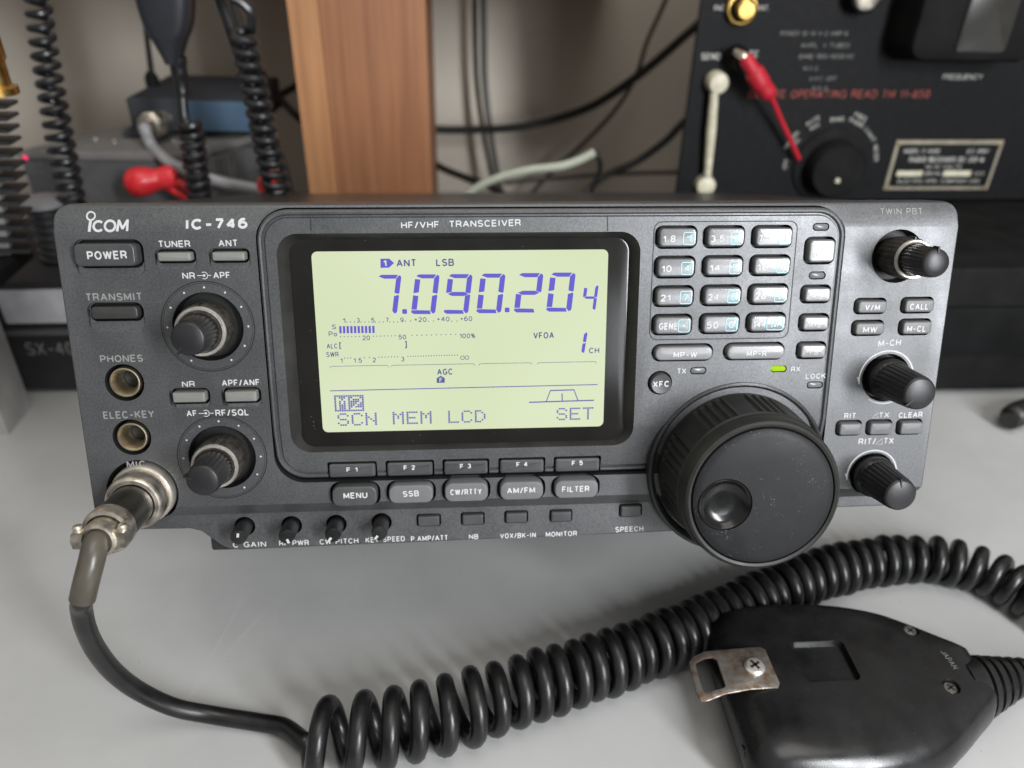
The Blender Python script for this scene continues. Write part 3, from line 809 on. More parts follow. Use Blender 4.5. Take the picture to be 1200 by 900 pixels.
for (x, y, xa, xb) in ((239.4, 322.8, 231, 247.4), (241.4, 484.3, 233, 250.4)):
    g = MB(L); c_ = pp(x, y)
    ring_mark(g, c_[0], c_[1], 1.05, 0.24, 0, -125, 125); disc_mark(g, c_[0], c_[1], 0.4, 0)
    stroke(g, [pp(xa, y + 0.2), (c_[0] - 0.1, c_[1])], 0.24, 0); stroke(g, [(c_[0] + 1.0, c_[1]), pp(xb, y - 0.2)], 0.24, 0)
    g.build('coaxial_symbol', M['print'], SHELL, False)
g = MB(L); stroke(g, [pp(1056.4, 254.2, -1), pp(1056.2, 259, -1)], 0.3, prof, 0); g.build('tick_mark', M['print_dim'], SHELL, False)
# maker's logo: ring-dotted i, C, O, M drawn with even strokes
g = MB(L)
def lp(x, y): return pp(x, y, -0.8)
sw = 0.72
rc_ = lp(105.2, 253.2); ring_mark(g, rc_[0], rc_[1], 1.2, 0.5, prof)
stroke(g, [lp(105.6, 259.0), lp(105.9, 271.3)], 0.85, prof)
cc = lp(115.9, 264.9); ring_mark(g, cc[0], cc[1], 1.42, sw, prof, 42, 318)
oc = lp(129.4, 264.6); ring_mark(g, oc[0], oc[1], 1.52, sw, prof)
for j_, ln_ in enumerate(([(138.6, 270.9), (139.0, 257.6)], [(138.8, 257.9), (144.6, 268.2)], [(144.2, 268.2), (149.3, 257.5)], [(149.1, 257.3), (150.2, 270.6)])): stroke(g, [lp(*q_) for q_ in ln_], sw, prof, lift=0.08 + 0.006 * j_)
g.build('logo', M['print'], SHELL, False)
words(BEZ, 'HF/VHF  TRANSCEIVER', 470, 610.2, 264, 260.8, 8, BZ, 'print', 0.014)
words(BEZ, 'TX', 793.4, 804, 434.9, 434.5, 6.4, BZ); words(BEZ, 'RX', 927, 937.8, 432.6, 432.2, 5.8, BZ); words(BEZ, 'LOCK', 944.2, 967.6, 441.2, 440.2, 6.2, BZ)

# --- rotary knobs
def ribs(n, depth, lo, hi):
    return lambda i, k: (1 - depth * (k % n == 0)) if lo <= i <= hi else 1
def pointer(parent, cx, cy, ang, r0, r1, n0, n1, m='well', w=0.5):
    a = math.radians(ang); d = Vector((math.cos(a), math.sin(a))); s = Vector((-d.y, d.x)) * w / 2
    b = MB(L)
    C_ = Vector((cx, cy))
    p = [C_ + d * r0 + s, C_ + d * r0 - s, C_ + d * r1 - s, C_ + d * r1 + s]
    b.loft([[(q.x, q.y, n) for q in p] for n in (n0, n1)])
    b.build('pointer', M[m], parent, False)
def concentric_knob(c_, r_out, n_out, r_tip, n_tip, ang, ang2):
    x, y = c_
    b = MB(L)
    b.lathe(x, y, [(r_tip * 0.95, -3), (r_tip * 1.14, n_out * 0.5), (r_tip * 1.12, n_out + 1.0), (r_tip * 1.05, n_tip - 2.2), (r_tip * 0.98, n_tip - 0.5), (r_tip * 0.92, n_tip - 0.15)], 72, ribs(3, 0.045, 1, 3))
    o = b.build('rotary_knob', M['knob'], RADIO, angle=25)
    b = MB(L)
    b.lathe(x, y, [(r_out * 0.93, -3.5), (r_out * 1.04, 0.5), (r_out * 1.04, n_out - 1.8), (r_out, n_out - 1.2), (r_out * 0.98, n_out - 0.8)], 96, ribs(4, 0.035, 1, 2))
    b.build('outer_ring', M['knob_worn'], o, angle=25)
    b = MB(L)
    b.loft([at_n(circ(x, y, r, 64), n) for r, n in ((r_out * 0.985, n_out - 1.6), (r_out * 0.985, n_out - 0.5), (r_out * 0.95, n_out), (r_out * 0.86, n_out - 0.1), (r_out * 0.80, n_out - 1.0), (r_out * 0.79, n_out - 4))], False, False)
    b.build('metal_rim', M['chrome'], o)
    b = MB(L)
    b.lathe(x, y, [(r_tip * 0.97, n_tip - 0.7), (r_tip * 0.95, n_tip - 0.2), (r_tip * 0.85, n_tip + 0.05), (r_tip * 0.5, n_tip + 0.45), (r_tip * 0.15, n_tip + 0.55)], 48)
    b.build('cap', M['knob_cap'], o, angle=60)
    pointer(o, x, y, ang, r_tip * 0.62, r_tip * 1.16, n_tip - 2.6, n_tip + 0.33)
    pointer(o, x, y, ang2, r_out * 0.98, r_out * 1.1, n_out - 5, n_out - 0.9, 'knob_cap')
    return o
concentric_knob(NRC, 7.9, 8.5, 5.1, 19.5, 232, 90)
concentric_knob(AFC, 7.5, 9.0, 5.0, 21.0, 165, 90)
concentric_knob(PBC, 6.3, 10.0, 4.35, 21.5, 88, 90)
def plain_knob(c_, r_tip, n_tip, ang):
    x, y = c_
    b = MB(L)
    b.lathe(x, y, [(r_tip * 1.15, -3.5), (r_tip * 1.42, -0.5), (r_tip * 1.42, 3.4), (r_tip * 1.33, 4.2), (r_tip * 1.26, 4.6), (r_tip * 1.12, n_tip - 2.2), (r_tip * 1.04, n_tip - 0.4), (r_tip * 0.97, n_tip - 0.1)], 72, ribs(3, 0.05, 4, 5))
    o = b.build('rotary_knob', M['knob'], RADIO, angle=25)
    b = MB(L)
    b.lathe(x, y, [(r_tip * 1.03, n_tip - 0.7), (r_tip * 1.0, n_tip - 0.1), (r_tip * 0.9, n_tip + 0.1), (r_tip * 0.5, n_tip + 0.4), (r_tip * 0.15, n_tip + 0.5)], 48)
    b.build('cap', M['knob_cap'], o, angle=60)
    pointer(o, x, y, ang, r_tip * 0.55, r_tip * 1.12, n_tip - 3, n_tip + 0.36)
    return o
plain_knob(MCC, 5.05, 20.5, 222)
plain_knob(RIC, 5.15, 19.0, 97)
for c_, ang in zip(SK, (80, 290, 235, 232)):
    b = MB(L)
    b.lathe(c_[0], c_[1], [(2.4, -7), (2.75, -3.8), (2.7, 3.5), (2.55, 5.2), (2.3, 5.6), (1.0, 5.75)], 48, ribs(2, 0.05, 1, 2))
    o = b.build('small_knob', M['knob'], RADIO, angle=25)
    pointer(o, c_[0], c_[1], ang, 0.75 if ang != 80 else 0.3, 2.3 if ang != 80 else 1.7, 5.0, 5.78, 'print', 0.8)

# --- main tuning dial
DX, DY = 93.8, -97.6
b = MB(L)
b.loft([at_n(circ(DX, DY, r, 96), n) for r, n in ((31.2, -12), (31.2, 0.6), (30.8, 1.5), (30.0, 1.8), (29.3, 1.4), (28.6, 0.2), (28.2, -1.0), (27.0, -1.2))], True, True)
COLLAR = b.build('dial_collar', M['case'], RADIO)
g = MB(L)
for a0, a1 in ((45, 62), (66, 88), (93, 116), (119, 146)):
    ring_mark(g, DX, DY, 28.9, 0.55, 0.75, a0, a1)
g.build('collar_marks', M['chrome'], COLLAR, False)
SEG = 240
def grip(i, k):
    a = (k * 360 / SEG + 14) % 40
    if 3 <= i <= 4 and a < 26: return 1 - (0.028 if k % 4 < 2 else 0.0)
    if 3 <= i <= 4: return 0.985
    return 1
b = MB(L)
b.lathe(DX, DY, [(25.5, -1), (27.2, 0.6), (27.1, 2.6), (27.0, 4.0), (26.2, 17.5), (26.1, 19.4), (25.6, 20.0), (25.5, 22.6), (25.3, 24.4), (24.8, 25.5), (24.0, 26.0), (23.2, 25.7), (22.9, 25.0), (22.8, 23.2)], SEG, grip)
DIAL = b.build('tuning_dial', M['dial_grip'], RADIO, angle=25)
b = MB(L)
b.lathe(DX, DY, [(22.8, 23.5), (22.8, 25.2), (22.5, 25.9), (21.7, 26.35), (20, 26.7), (13, 26.95), (4, 27.0)], 96)
FACE = b.build('dial_face', [M['dial_face'], M['gloss']], DIAL, angle=50)
DC = pp(849.9, 592, 27)
cut = MB(L)
cut.lathe(DC[0], DC[1], [(0.5, 24.2), (4.8, 24.35), (8.4, 25.2), (8.8, 27.5), (8.8, 30)], 64)
bpy.context.view_layer.update()
bool_cut(FACE, cutter(cut, M['gloss']))
FACE.data.polygons.foreach_set('use_smooth', [True] * len(FACE.data.polygons)); FACE.data.set_sharp_from_angle(angle=math.radians(35))
b = MB(L)
b.loft([at_n(circ(DC[0], DC[1], r, 64), n) for r, n in ((8.65, 25.6), (8.6, 26.7), (8.25, 27.0), (7.9, 26.8), (7.4, 25.9), (5.9, 24.9), (3.6, 24.55), (1.2, 24.5))], False, True)
b.build('finger_dimple', M['gloss'], DIAL, angle=60)

# --- jacks and microphone socket
for (c_, nm) in JKS:
    b = MB(L)
    b.loft([at_n(circ(c_[0], c_[1], r, 40), n) for r, n in ((5.0, -7), (5.0, -0.8), (4.75, -0.2), (4.35, -0.1), (4.05, -0.6), (3.2, -2.6), (3.1, -7))], False, False)
    o = b.build(nm, M['brassy'], RADIO)
    b = MB(L)
    b.loft([at_n(circ(c_[0], c_[1], r, 40), n) for r, n in ((3.4, -2.7), (3.3, -10), (0.5, -10.2))], False, True)
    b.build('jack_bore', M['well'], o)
b = MB(L)
b.loft([at_n(circ(MIC[0], MIC[1], r, 48), n) for r, n in ((10.2, -6), (10.2, 0.6), (9.8, 1.2), (9.0, 1.2), (8.6, 0.4), (8.5, -5), (1, -5))], False, True)
b.build('microphone_socket', M['chrome'], RADIO)

# --- liquid crystal display
LN = DN + 0.12
a = Vector(pp(363.6, 296, LN)); b_ = Vector(pp(714, 291.2, LN)); c_ = Vector(pp(379.6, 507.6, LN)); d_ = Vector(pp(706, 498.6, LN))
x0, x1 = (a.x + c_.x) / 2, (b_.x + d_.x) / 2
y1, y0 = (a.y + b_.y) / 2, (c_.y + d_.y) / 2
lc = MB(L)
lc.loft([at_n(rr((x0 + x1) / 2, (y0 + y1) / 2, x1 - x0, y1 - y0, 1.8, 6), n) for n in (DN - 0.4, LN)])
o = lc.build('lit_screen', M['lcd'], DISPLAY, False)
SCR = DISPLAY
def lq(x, y): return pp(x, y, LN)
def lw(s_, x0, x1, yl, yr, h, m='seg_thin', bold=0.0, nm='screen_lettering'):
    t = MB(L); ptext(t, s_, x0, x1, yl, yr, h, LN, bold, 0, 0.05); return t.build(nm, M[m], SCR, False)
SEGS = {'0': 'abcdef', '1': 'bc', '2': 'abged', '4': 'fgbc', '7': 'abc', '9': 'abcdfg'}
def digit(ch, xl, xr, yt, yb, slant, m, th=0.212, gap=0.014):
    w = xr - xl - slant
    asp = (yb - yt) / w
    t = th
    g = gap
    mid = 0.5
    ty = t * 0.78 / asp
    # unit cell: x 0..1, y 0..1 (up); chamfered bars
    polys = {
        'a': [(0.02 + g, 1 - ty * 0.45), (0.14, 1), (0.88 - g * 2, 1), (1 - t * 1.05 - g, 1 - ty), (t * 1.25 + g, 1 - ty)],
        'd': [(g, ty * 0.95), (0.0, ty * 0.45), (0.12, 0), (0.84 - g, 0), (1 - t * 1.05 - g, ty * 0.9), (0.2, ty * 0.98)],
        'g': [(0.07, mid), (t * 1.2, mid + ty * 0.5), (1 - t * 1.2, mid + ty * 0.5), (0.93, mid), (1 - t * 1.2, mid - ty * 0.5), (t * 1.2, mid - ty * 0.5)],
        'b': [(1 - t, 1 - ty * 0.95), (0.9, 1 - 0.01), (0.97, 1 - ty * 0.3), (1, 1 - ty * 0.7), (1, mid + 0.035), (0.965, mid + 0.012), (1 - t, mid + ty * 0.42)],
        'c': [(1 - t, mid - ty * 0.42), (0.965, mid - 0.012), (1, mid - 0.035), (1, ty * 0.7), (0.97, ty * 0.3), (0.9, 0.01), (1 - t, ty * 0.85)],
        'f': [(0, 1 - ty * 1.15), (t * 1.05, 1 - ty * 1.3), (t * 1.05, mid + ty * 0.45), (0.0, mid + 0.025)],
        'e': [(0, mid - 0.025), (t * 1.05, mid - ty * 0.45), (t * 1.05, ty * 1.12), (0, ty * 1.12)]}
    mbx = MB(L)
    for s_ in SEGS[ch]:
        pts = []
        for x, y in polys[s_]:
            px = xl + x * w + y * slant
            py = yb + (yt - yb) * y
            q = lq(px, py)
            pts.append((q[0], q[1], LN + 0.06))
        mbx.add(pts, [tuple(range(len(pts)))])
    return mbx.build('digit', M[m], SCR, False)
digit('7', 437.5, 470.6, 322, 368, 5.5, 'seg')
digit('0', 481.5, 515.4, 321.5, 368, 5.5, 'seg')
digit('9', 519.8, 554, 321.2, 367.7, 5.5, 'seg')
digit('0', 558, 592.6, 320.6, 367, 5.5, 'seg')
digit('2', 602, 637, 320, 366.2, 5.5, 'seg')
digit('0', 639.8, 674.8, 319.4, 365.2, 5.5, 'seg')
digit('4', 681, 701.6, 334, 363.5, 4, 'seg', 0.22)
digit('1', 672, 688.6, 389, 414, 4, 'seg', 0.30)
g = MB(L)
for (x, y) in ((474.2, 365), (594.3, 363.2)):
    q = lq(x, y); g.add([(p[0], p[1], LN + 0.06) for p in rr(q[0], q[1], 1.55, 1.55, 0.35, 3)], [tuple(range(16))])
g.build('decimal_point', M['seg'], SCR, False)
lw('ANT', 464.6, 487.8, 308.4, 308, 9, 'seg_thin', 0.015); lw('LSB', 511, 532, 307.6, 307.4, 8.6, 'seg_thin', 0.015)
g = MB(L); g.add([(*lq(x, y), LN + 0.06) for x, y in ((445.8, 303.2), (456, 303), (461.8, 308.2), (456, 313.6), (446, 313.9))], [(0, 1, 2, 3, 4)])
o = g.build('antenna_marker', M['seg'], SCR, False)
t = MB(L); ptext(t, '1', 449, 453, 308.5, 308.4, 8, LN, 0.03, 0, 0.1); t.build('marker_number', M['lcd'], o, False)
for a in (('1', 401.4, 404.6, 375.6, 375.6), ('3', 418, 421.6, 375.4, 375.4), ('5', 435, 438.8, 375.2, 375.2), ('7', 452, 455.5, 375, 375), ('9', 469, 473, 374.8, 374.8), ('+20', 485.4, 499.8, 374.6, 374.4), ('+40', 512, 526.8, 374, 373.8), ('+60', 539.2, 553.4, 373.6, 373.4)):
    lw(*a, 5.6)
lw('S', 388.8, 394, 383, 383, 5.6); lw('Po', 385.2, 395, 391.3, 391.2, 5.8); lw('20', 424.6, 433.6, 396, 395.8, 5.6); lw('50', 467, 476, 395, 394.9, 5.6); lw('100%', 538.4, 557, 393.7, 393.3, 5.6)
lw('ALC', 382.8, 395.6, 405.6, 405.4, 6); lw('[', 397.6, 400.4, 405, 405, 8); lw(']', 474, 476.8, 403.8, 403.8, 8.6)
lw('SWR', 382.4, 396.8, 415.5, 415.2, 6); lw('1', 398.6, 401.4, 422.6, 422.6, 5.6); lw('1.5', 414.4, 424.2, 422.4, 422.2, 5.6); lw('2', 436.6, 440.6, 421.8, 421.8, 5.6); lw('3', 469.8, 474, 420.8, 420.8, 5.6)
lw('VFOA', 625, 649.2, 393.3, 392.7, 7.6, 'seg_thin', 0.01); lw('CH', 690.2, 702.2, 410.8, 410.5, 6.6, 'seg_thin', 0.01); lw('AGC', 512.2, 530.6, 435.8, 435.4, 7.4, 'seg_thin', 0.01)
g = MB(L)                                           # infinity sign, meter dots
q = lq(541.9, 419.2); ring_mark(g, q[0], q[1], 0.62, 0.2, LN, lift=0.05); q = lq(547.2, 419); ring_mark(g, q[0], q[1], 0.62, 0.2, LN, lift=0.05)
g.build('infinity_sign', M['seg_thin'], SCR, False)
g = MB(L)
def dots(x0, x1, y0, y1, n, r=0.2):
    for i in range(n):
        f = i / max(1, n - 1)
        q = lq(x0 + (x1 - x0) * f, y0 + (y1 - y0) * f)
        g.add([(x, y, LN + 0.05) for x, y in circ(q[0], q[1], r, 6)], [tuple(range(6))])
for x in (406, 423, 440, 456.6): dots(x, x + 9.4, 377.4, 377.2, 3)
for x in (475, 502, 529.5): dots(x, x + 6, 376.4, 376.2, 2)
dots(399, 421, 394.6, 394.3, 6); dots(437.5, 463, 394, 393.4, 7); dots(483, 534, 393, 391.8, 10)
dots(404, 411, 419.6, 419.4, 3); dots(427, 433, 419, 419, 2); dots(444, 466, 418.6, 418, 7); dots(478, 536, 417.7, 416, 20)
g.build('meter_dots', M['seg_thin'], SCR, False)
g = MB(L)
for k in range(10):
    x = 397.5 + 4.29 * k
    g.add([(*lq(a_, y_), LN + 0.05) for a_, y_ in ((x, 382.2 - k * 0.04), (x + 2.7, 382.2 - k * 0.04), (x + 3.0, 390.6 - k * 0.04), (x + 0.3, 390.6 - k * 0.04))], [(0, 1, 2, 3)])
g.build('meter_bars', M['seg'], SCR, False)
g = MB(L)
for (xa, xb) in ((386.4, 455.4), (458, 556.5), (561, 623.5), (629.4, 699)):
    y = lambda x: 429.3 - (x - 386) * 0.0178
    stroke(g, [lq(xa, y(xa) + 2.2), lq(xa + 1.2, y(xa) + 0.3), lq(xa + 3, y(xa)), lq(xb - 3, y(xb)), lq(xb - 1.2, y(xb) + 0.3), lq(xb, y(xb) + 2.2)], 0.16, LN, 0, False, 0.05)
g.build('bracket_line', M['seg_thin'], SCR, False)
g = MB(L); stroke(g, [lq(386.8, 458), lq(700.2, 450.6)], 0.3, LN, 0, False, 0.05); g.build('divider_line', M['seg_dot'], SCR, False)
g = MB(L); g.add([(*lq(x, y), LN + 0.06) for x, y in ((511.7, 443.2), (516.4, 440.2), (521.2, 443), (521.2, 448.4), (511.8, 448.7))], [(0, 1, 2, 3, 4)])
o = g.build('gain_marker', M['seg_thin'], SCR, False)
t = MB(L); ptext(t, 'F', 514.9, 518.4, 445.2, 445.1, 5, LN, 0.02, 0, 0.1); t.build('marker_letter', M['lcd'], o, False)
DOT = {'S': '01110100011000001110000011000101110', 'C': '01110100011000010000100001000101110', 'N': '10001100011100110101100111000110001', 'M': '10001110111010110101100011000110001',
       'E': '11111100001000011110100001000011111', 'L': '10000100001000010000100001000011111', 'D': '11100100101000110001100011001011100', 'T': '11111001000010000100001000010000100', '2': '01110100010000100010001000100011111'}
def dotword(s_, x0, x1, yl, yr, h, nm='screen_lettering', inverse=False, m='seg_dot'):
    A, B = Vector(lq(x0, yl)), Vector(lq(x1, yr))
    cols = 6 * len(s_) - 1
    X = (B - A) / cols
    hh = abs(lq(x0, yl - h / 2)[1] - lq(x0, yl + h / 2)[1])
    Y = Vector((-X.y, X.x)).normalized() * hh / 7
    g = MB(L)
    def cell(ix, iy):
        o_ = A + X * ix + Y * (3.5 - iy - 1)
        e = 0.09
        p = [o_ + X * e + Y * e, o_ + X * (1 - e) + Y * e, o_ + X * (1 - e) + Y * (1 - e), o_ + X * e + Y * (1 - e)]
        g.add([(q.x, q.y, LN + 0.05) for q in p], [(0, 1, 2, 3)])
    if inverse:
        on = {(6 * i + k % 5, k // 5) for i, ch in enumerate(s_) for k in range(35) if DOT[ch][k] == '1'}
        for ix in range(-1, cols + 1):
            for iy in range(-1, 8):
                if (ix, iy) not in on: cell(ix, iy)
    else:
        for i, ch in enumerate(s_):
            for k in range(35):
                if DOT[ch][k] == '1': cell(6 * i + k % 5, k // 5)
    return g.build(nm, M[m], SCR, False)
dotword('M2', 394.4, 424, 472.8, 472.2, 15, 'inverted_lettering', True)
dotword('SCN', 395.4, 441.8, 491.8, 490.8, 15); dotword('MEM', 460, 506, 490, 489, 15); dotword('LCD', 525, 569.2, 488.6, 487.6, 14.6); dotword('SET', 652, 695.4, 485.4, 484.2, 14.6)
g = MB(L)
stroke(g, [lq(620, 471.4), lq(640, 470.8), lq(645, 457.6), lq(672.6, 456.8), lq(677.4, 469.6), lq(696, 469)], 0.42, LN, 0, False, 0.05)
stroke(g, [lq(620, 471.4), lq(696, 469)], 0.42, LN, 0, False, 0.055)
stroke(g, [lq(658.6, 461), lq(658.9, 470)], 0.36, LN, 0, False, 0.05)
g.build('filter_graph', M['seg_dot'], SCR, False)

# ================================================================ the hand microphone in front: plug, coiled cord, body with belt clip
M['cord'] = mat('cord_rubber', (0.006, 0.006, 0.0064), 0.31, 0, 0.25, 120, 0.05, 1200, 0.42)
M['mic_body'] = mat('microphone_plastic', (0.0075, 0.0075, 0.008), 0.27, 0, 0.3, 90, 0.05, 1400, 0.42, None, 0.07)
add_specks(M['mic_body'], 500, 0.10, (0.16, 0.16, 0.15, 1), 0.5)
M['rusty'] = mat('rusty_steel', (0.40, 0.385, 0.35), 0.44, 0.7, 0.3, 330, 0.5, 500, 0.5, (0.13, 0.075, 0.045, 1), 0.12)
M['plug_black'] = mat('plug_black_finish', (0.032, 0.029, 0.024), 0.30, 0.4, 0.3, 120, 0.05, 900)
M['sleeve'] = mat('olive_grey_sleeving', (0.062, 0.055, 0.042), 0.34, 0, 0.25, 120, 0.05, 900)
smudge(M['mic_body'], 60, 0.025)
smudge(M['cord'], 90, 0.03)
MICY = 0.175
MIKE = thing('hand_microphone', 'black hand microphone lying face down on the desk, coiled cord plugged into the transceiver', 'microphone', (0.140, MICY, 0.0))
def ML(x, y, z): return Vector((x - 0.140, y - MICY, z))
# body
def mic_outline(n=14):
    hw = [(0, 27), (1.2, 30.5), (4, 33.4), (9, 35.2), (18, 36.3), (32, 36.6), (46, 35.8), (58, 33.6), (70, 29.6), (80, 23.6), (89, 17.2), (95, 13.0), (97.5, 10.5)]
    up = [(x, w) for x, w in hw]
    path = smoothpath([Vector((x, w, 0)) for x, w in up], 4)
    top = [(p.x, p.y) for p in path]
    return [(x, -y) for x, y in top] + [(x, y) for x, y in top[::-1]]
MO = mic_outline()
def mic_loop(d, z):
    out = []
    for (x, y) in MO:
        s = 1 - d * (0.45 if y > 0 else 1.0) / 37.0
        out.append((0.0925 + (48 + (x - 48) * (1 - d * (0.5 if x > 48 else 1.0) / 47.0)) * 0.001, MICY + y * s * 0.001, z * 0.001))
    return out
b = MB(ML)
b.loft([mic_loop(d, z) for d, z in ((9, 0.5), (5, 1.2), (2.4, 4), (1.0, 8), (0.4, 11.4), (0.9, 11.8), (0.9, 12.2), (0.2, 12.6), (0.0, 14), (0.5, 17.5), (1.8, 20.8), (3.9, 23.6), (6.6, 25.5), (10, 26.6), (14, 27.1), (24, 27.4))])
BODY = b.build('microphone_body', [M['mic_body'], M['gloss']], MIKE, angle=50)
q = [at_z(926, 752, 0.0272), at_z(986, 752, 0.0272), at_z(1011, 796, 0.0272), at_z(944, 801, 0.0272)]
rx0, rx1 = (q[0].x + q[3].x) / 2, (q[1].x + q[2].x) / 2
ry0, ry1 = (q[2].y + q[3].y) / 2, (q[0].y + q[1].y) / 2
cut = MB(ML)
def rl(x0, x1, y0, y1, r, z): return [(x, y, z) for x, y in rr((x0 + x1) / 2, (y0 + y1) / 2, x1 - x0, y1 - y0, r, 6)]
cut.loft([rl(rx0 + .0008, rx1 - .0008, ry0 + .0008, ry1 - .0008, 0.0015, 0.0251), rl(rx0, rx1, ry0, ry1, 0.002, 0.0272), rl(rx0, rx1, ry0, ry1, 0.002, 0.034)])
for (px, py) in ((1066, 741), (1113, 808)):
    p = at_z(px, py, 0.0255)
    cut.loft([[(p.x + x, p.y + y, z) for x, y in circ(0, 0, 0.0031, 24)] for z in (0.0235, 0.036)])
bpy.context.view_layer.update()
cc_ = cut.build('cutter', M['mic_body'], MIKE, False)
bool_cut(BODY, cc_)
BODY.data.polygons.foreach_set('use_smooth', [True] * len(BODY.data.polygons)); BODY.data.set_sharp_from_angle(angle=math.radians(40))
M['screw_dark'] = mat('dark_screw_metal', (0.22, 0.21, 0.20), 0.4, 0.8, 0.3, 300)
def cross_screw(parent, p, r, h, m, top='z'):
    s = MB(ML)
    s.lathe(p.x, p.y, [(r, p.z - 0.002), (r, p.z + h * 0.4), (r * 0.8, p.z + h * 0.85), (r * 0.4, p.z + h)], 24)
    o = s.build('screw', m, parent)
    k = MB(ML)
    for a in (0.5, 0.5 + PI / 2):
        d = Vector((math.cos(a), math.sin(a))) * r * 0.55; n_ = Vector((-d.y, d.x)).normalized() * r * 0.13
        z0 = p.z + h * 0.6
        k.loft([[(p.x + v.x, p.y + v.y, z) for v in (d + n_, -d + n_, -d - n_, d - n_)] for z in (z0, p.z + h * 1.03 + 0.00002)])
    k.build('cross_slot', M['well'], o, False)
for (px, py) in ((1066, 741), (1113, 808)):
    cross_screw(BODY, Vector(at_z(px, py, 0.0249)), 0.0027, 0.0012, M['screw_dark'])
t = MB(ML)                                          # moulded word near the cord end
o_ = Vector(at_z(1101, 764, 0.0271)); e_ = Vector(at_z(1117, 785, 0.0271))
X_ = e_ - o_; wtext(t, 'JAPAN', o_, X_, Vector((-X_.y, X_.x, 0)).normalized() * 0.0021, (0, 0, 0.0004), -0.02)
t.build('lettering', mat('grey_moulded_print', (0.16, 0.16, 0.155), 0.5), BODY, False)
b = MB(lambda x, y, z: ML(0.0925 + 0.0012 - z, MICY - 0.0215 + x, 0.0155 + y))
b.lathe(0, 0, [(0.0030, -0.004), (0.0030, 0.0005), (0.0026, 0.0009), (0.0022, 0.0002)], 24)
b.build('strap_boss', M['mic_body'], BODY)
# belt clip: plate with a rectangular loop past the end of the body
cz = 0.0280
def cq(px, py): 
    p = at_z(px, py, cz); return (p.x, p.y)
outer = [cq(x, y) for x, y in ((812, 769), (826, 763), (850, 760.5), (890, 757.5), (897, 761), (905, 780), (914, 800), (912, 805.5), (880, 807.5), (850, 813), (830, 821), (822, 822), (816, 812), (809, 785), (807.5, 776))]
hole = [cq(x, y) for x, y in ((815.5, 776), (826, 770.5), (836, 769.5), (840, 772), (846, 789), (851, 803), (848, 806.5), (838, 809), (829, 812.5), (825, 811), (820, 798), (815.5, 781))]
def plate(z): return [(x, y, z) for x, y in outer]
b = MB(ML)
b.loft([[(x, y, z) for x, y in inset(outer[::-1], d)] for d, z in ((0.0003, cz - 0.0009), (0, cz - 0.0006), (0, cz - 0.0002), (0.0003, cz))])
CLIP = b.build('belt_clip', [M['rusty']], MIKE, angle=60)
cut = MB(ML)
cut.loft([[(x, y, z) for x, y in hole[::-1]] for z in (cz - 0.004, cz + 0.004)])
bpy.context.view_layer.update()
bool_cut(CLIP, cut.build('cutter', M['rusty'], MIKE, False))
cross_screw(CLIP, Vector(at_z(884, 782, cz)), 0.0037, 0.0016, M['chrome'])
# strain relief boot, ridged
BZ0 = 0.0160
b = MB(lambda x, y, z: ML(0.187 + z, MICY - 0.001 + x + z * 0.22, BZ0 + y))
pr = []
for k in range(6):
    z = 0.001 + k * 0.0044
    r = 0.0115 - k * 0.00118
    pr += [(r * 0.86, z), (r, z + 0.0006), (r * 0.965, z + 0.0030), (r * 0.84, z + 0.0035)]
b.lathe(0, 0, [(0.0118, -0.006), (0.0118, 0.0)] + pr + [(0.0042, 0.0285)], 32)
b.build('strain_relief', M['cord'], MIKE, angle=40)
# plug
def plug_part(name, profile, m, parent, seg=48, rib=None, angle=35):
    mbp = MB(lambda x, y, z: Vector(uvn_world(MIC[0] + x, MIC[1] + y - z * 0.015, z)) - Vector((0.140, MICY, 0)))
    mbp.lathe(0, 0, profile, seg, rib)
    return mbp.build(name, m, parent, angle=angle)
PLUG = plug_part('plug', [(5.5, -4), (5.5, 6), (6.7, 8.6), (6.75, 9.5), (6.7, 24.0), (6.4, 26)], M['plug_black'], MIKE)
plug_part('coupling_ring', [(8.9, -0.5), (9.3, 0.0), (9.3, 6.8), (8.9, 7.9), (8.2, 8.6), (7.0, 8.7), (6.72, 8.2), (6.72, 3)], M['nickel'], PLUG, 120, lambda i, k: (1 - 0.022 * (k % 2)) if 1 <= i <= 2 else 1)
plug_part('end_ring', [(6.75, 23.6), (7.3, 24.2), (7.35, 27.4), (6.9, 28.6), (5.9, 29.0), (5.5, 28.2), (5.5, 24)], M['nickel'], PLUG)
plug_part('cable_clamp', [(4.2, 26), (5.3, 27.5), (5.4, 33.2), (5.0, 34.4), (4.3, 34.6), (4.0, 33.6)], M['nickel'], PLUG)
for sx in (-1, 1):
    mbp = MB(lambda x, y, z: Vector(uvn_world(MIC[0] + x, MIC[1] + y - z * 0.015, z)) - Vector((0.140, MICY, 0)))
    lug = [(sx * 4.6, -2.6), (sx * 7.4, -2.4), (sx * 7.9, 0), (sx * 7.4, 2.2), (sx * 4.6, 2.6)]
    if sx < 0: lug = lug[::-1]
    mbp.loft([[(x, y, z) for x, y in lug] for z in (28.6, 29.0, 33.2, 33.8)])
    o = mbp.build('clamp_lug', M['nickel'], PLUG)
    mbp = MB(lambda x, y, z, sx=sx: Vector(uvn_world(MIC[0] + sx * 6.4 + x, MIC[1] + 2.4 + z - 31 * 0.015, 31.2 + y)) - Vector((0.140, MICY, 0)))
    mbp.lathe(0, 0, [(1.5, -0.5), (1.6, 0.8), (1.2, 1.4), (0.4, 1.5)], 18)
    mbp.build('clamp_screw', M['nickel'], o)
def wl(p): return Vector(p) - Vector((0.140, MICY, 0))
e0 = uvn_world(MIC[0], MIC[1] - 0.5, 30); e1 = uvn_world(MIC[0], MIC[1] - 0.6, 35)
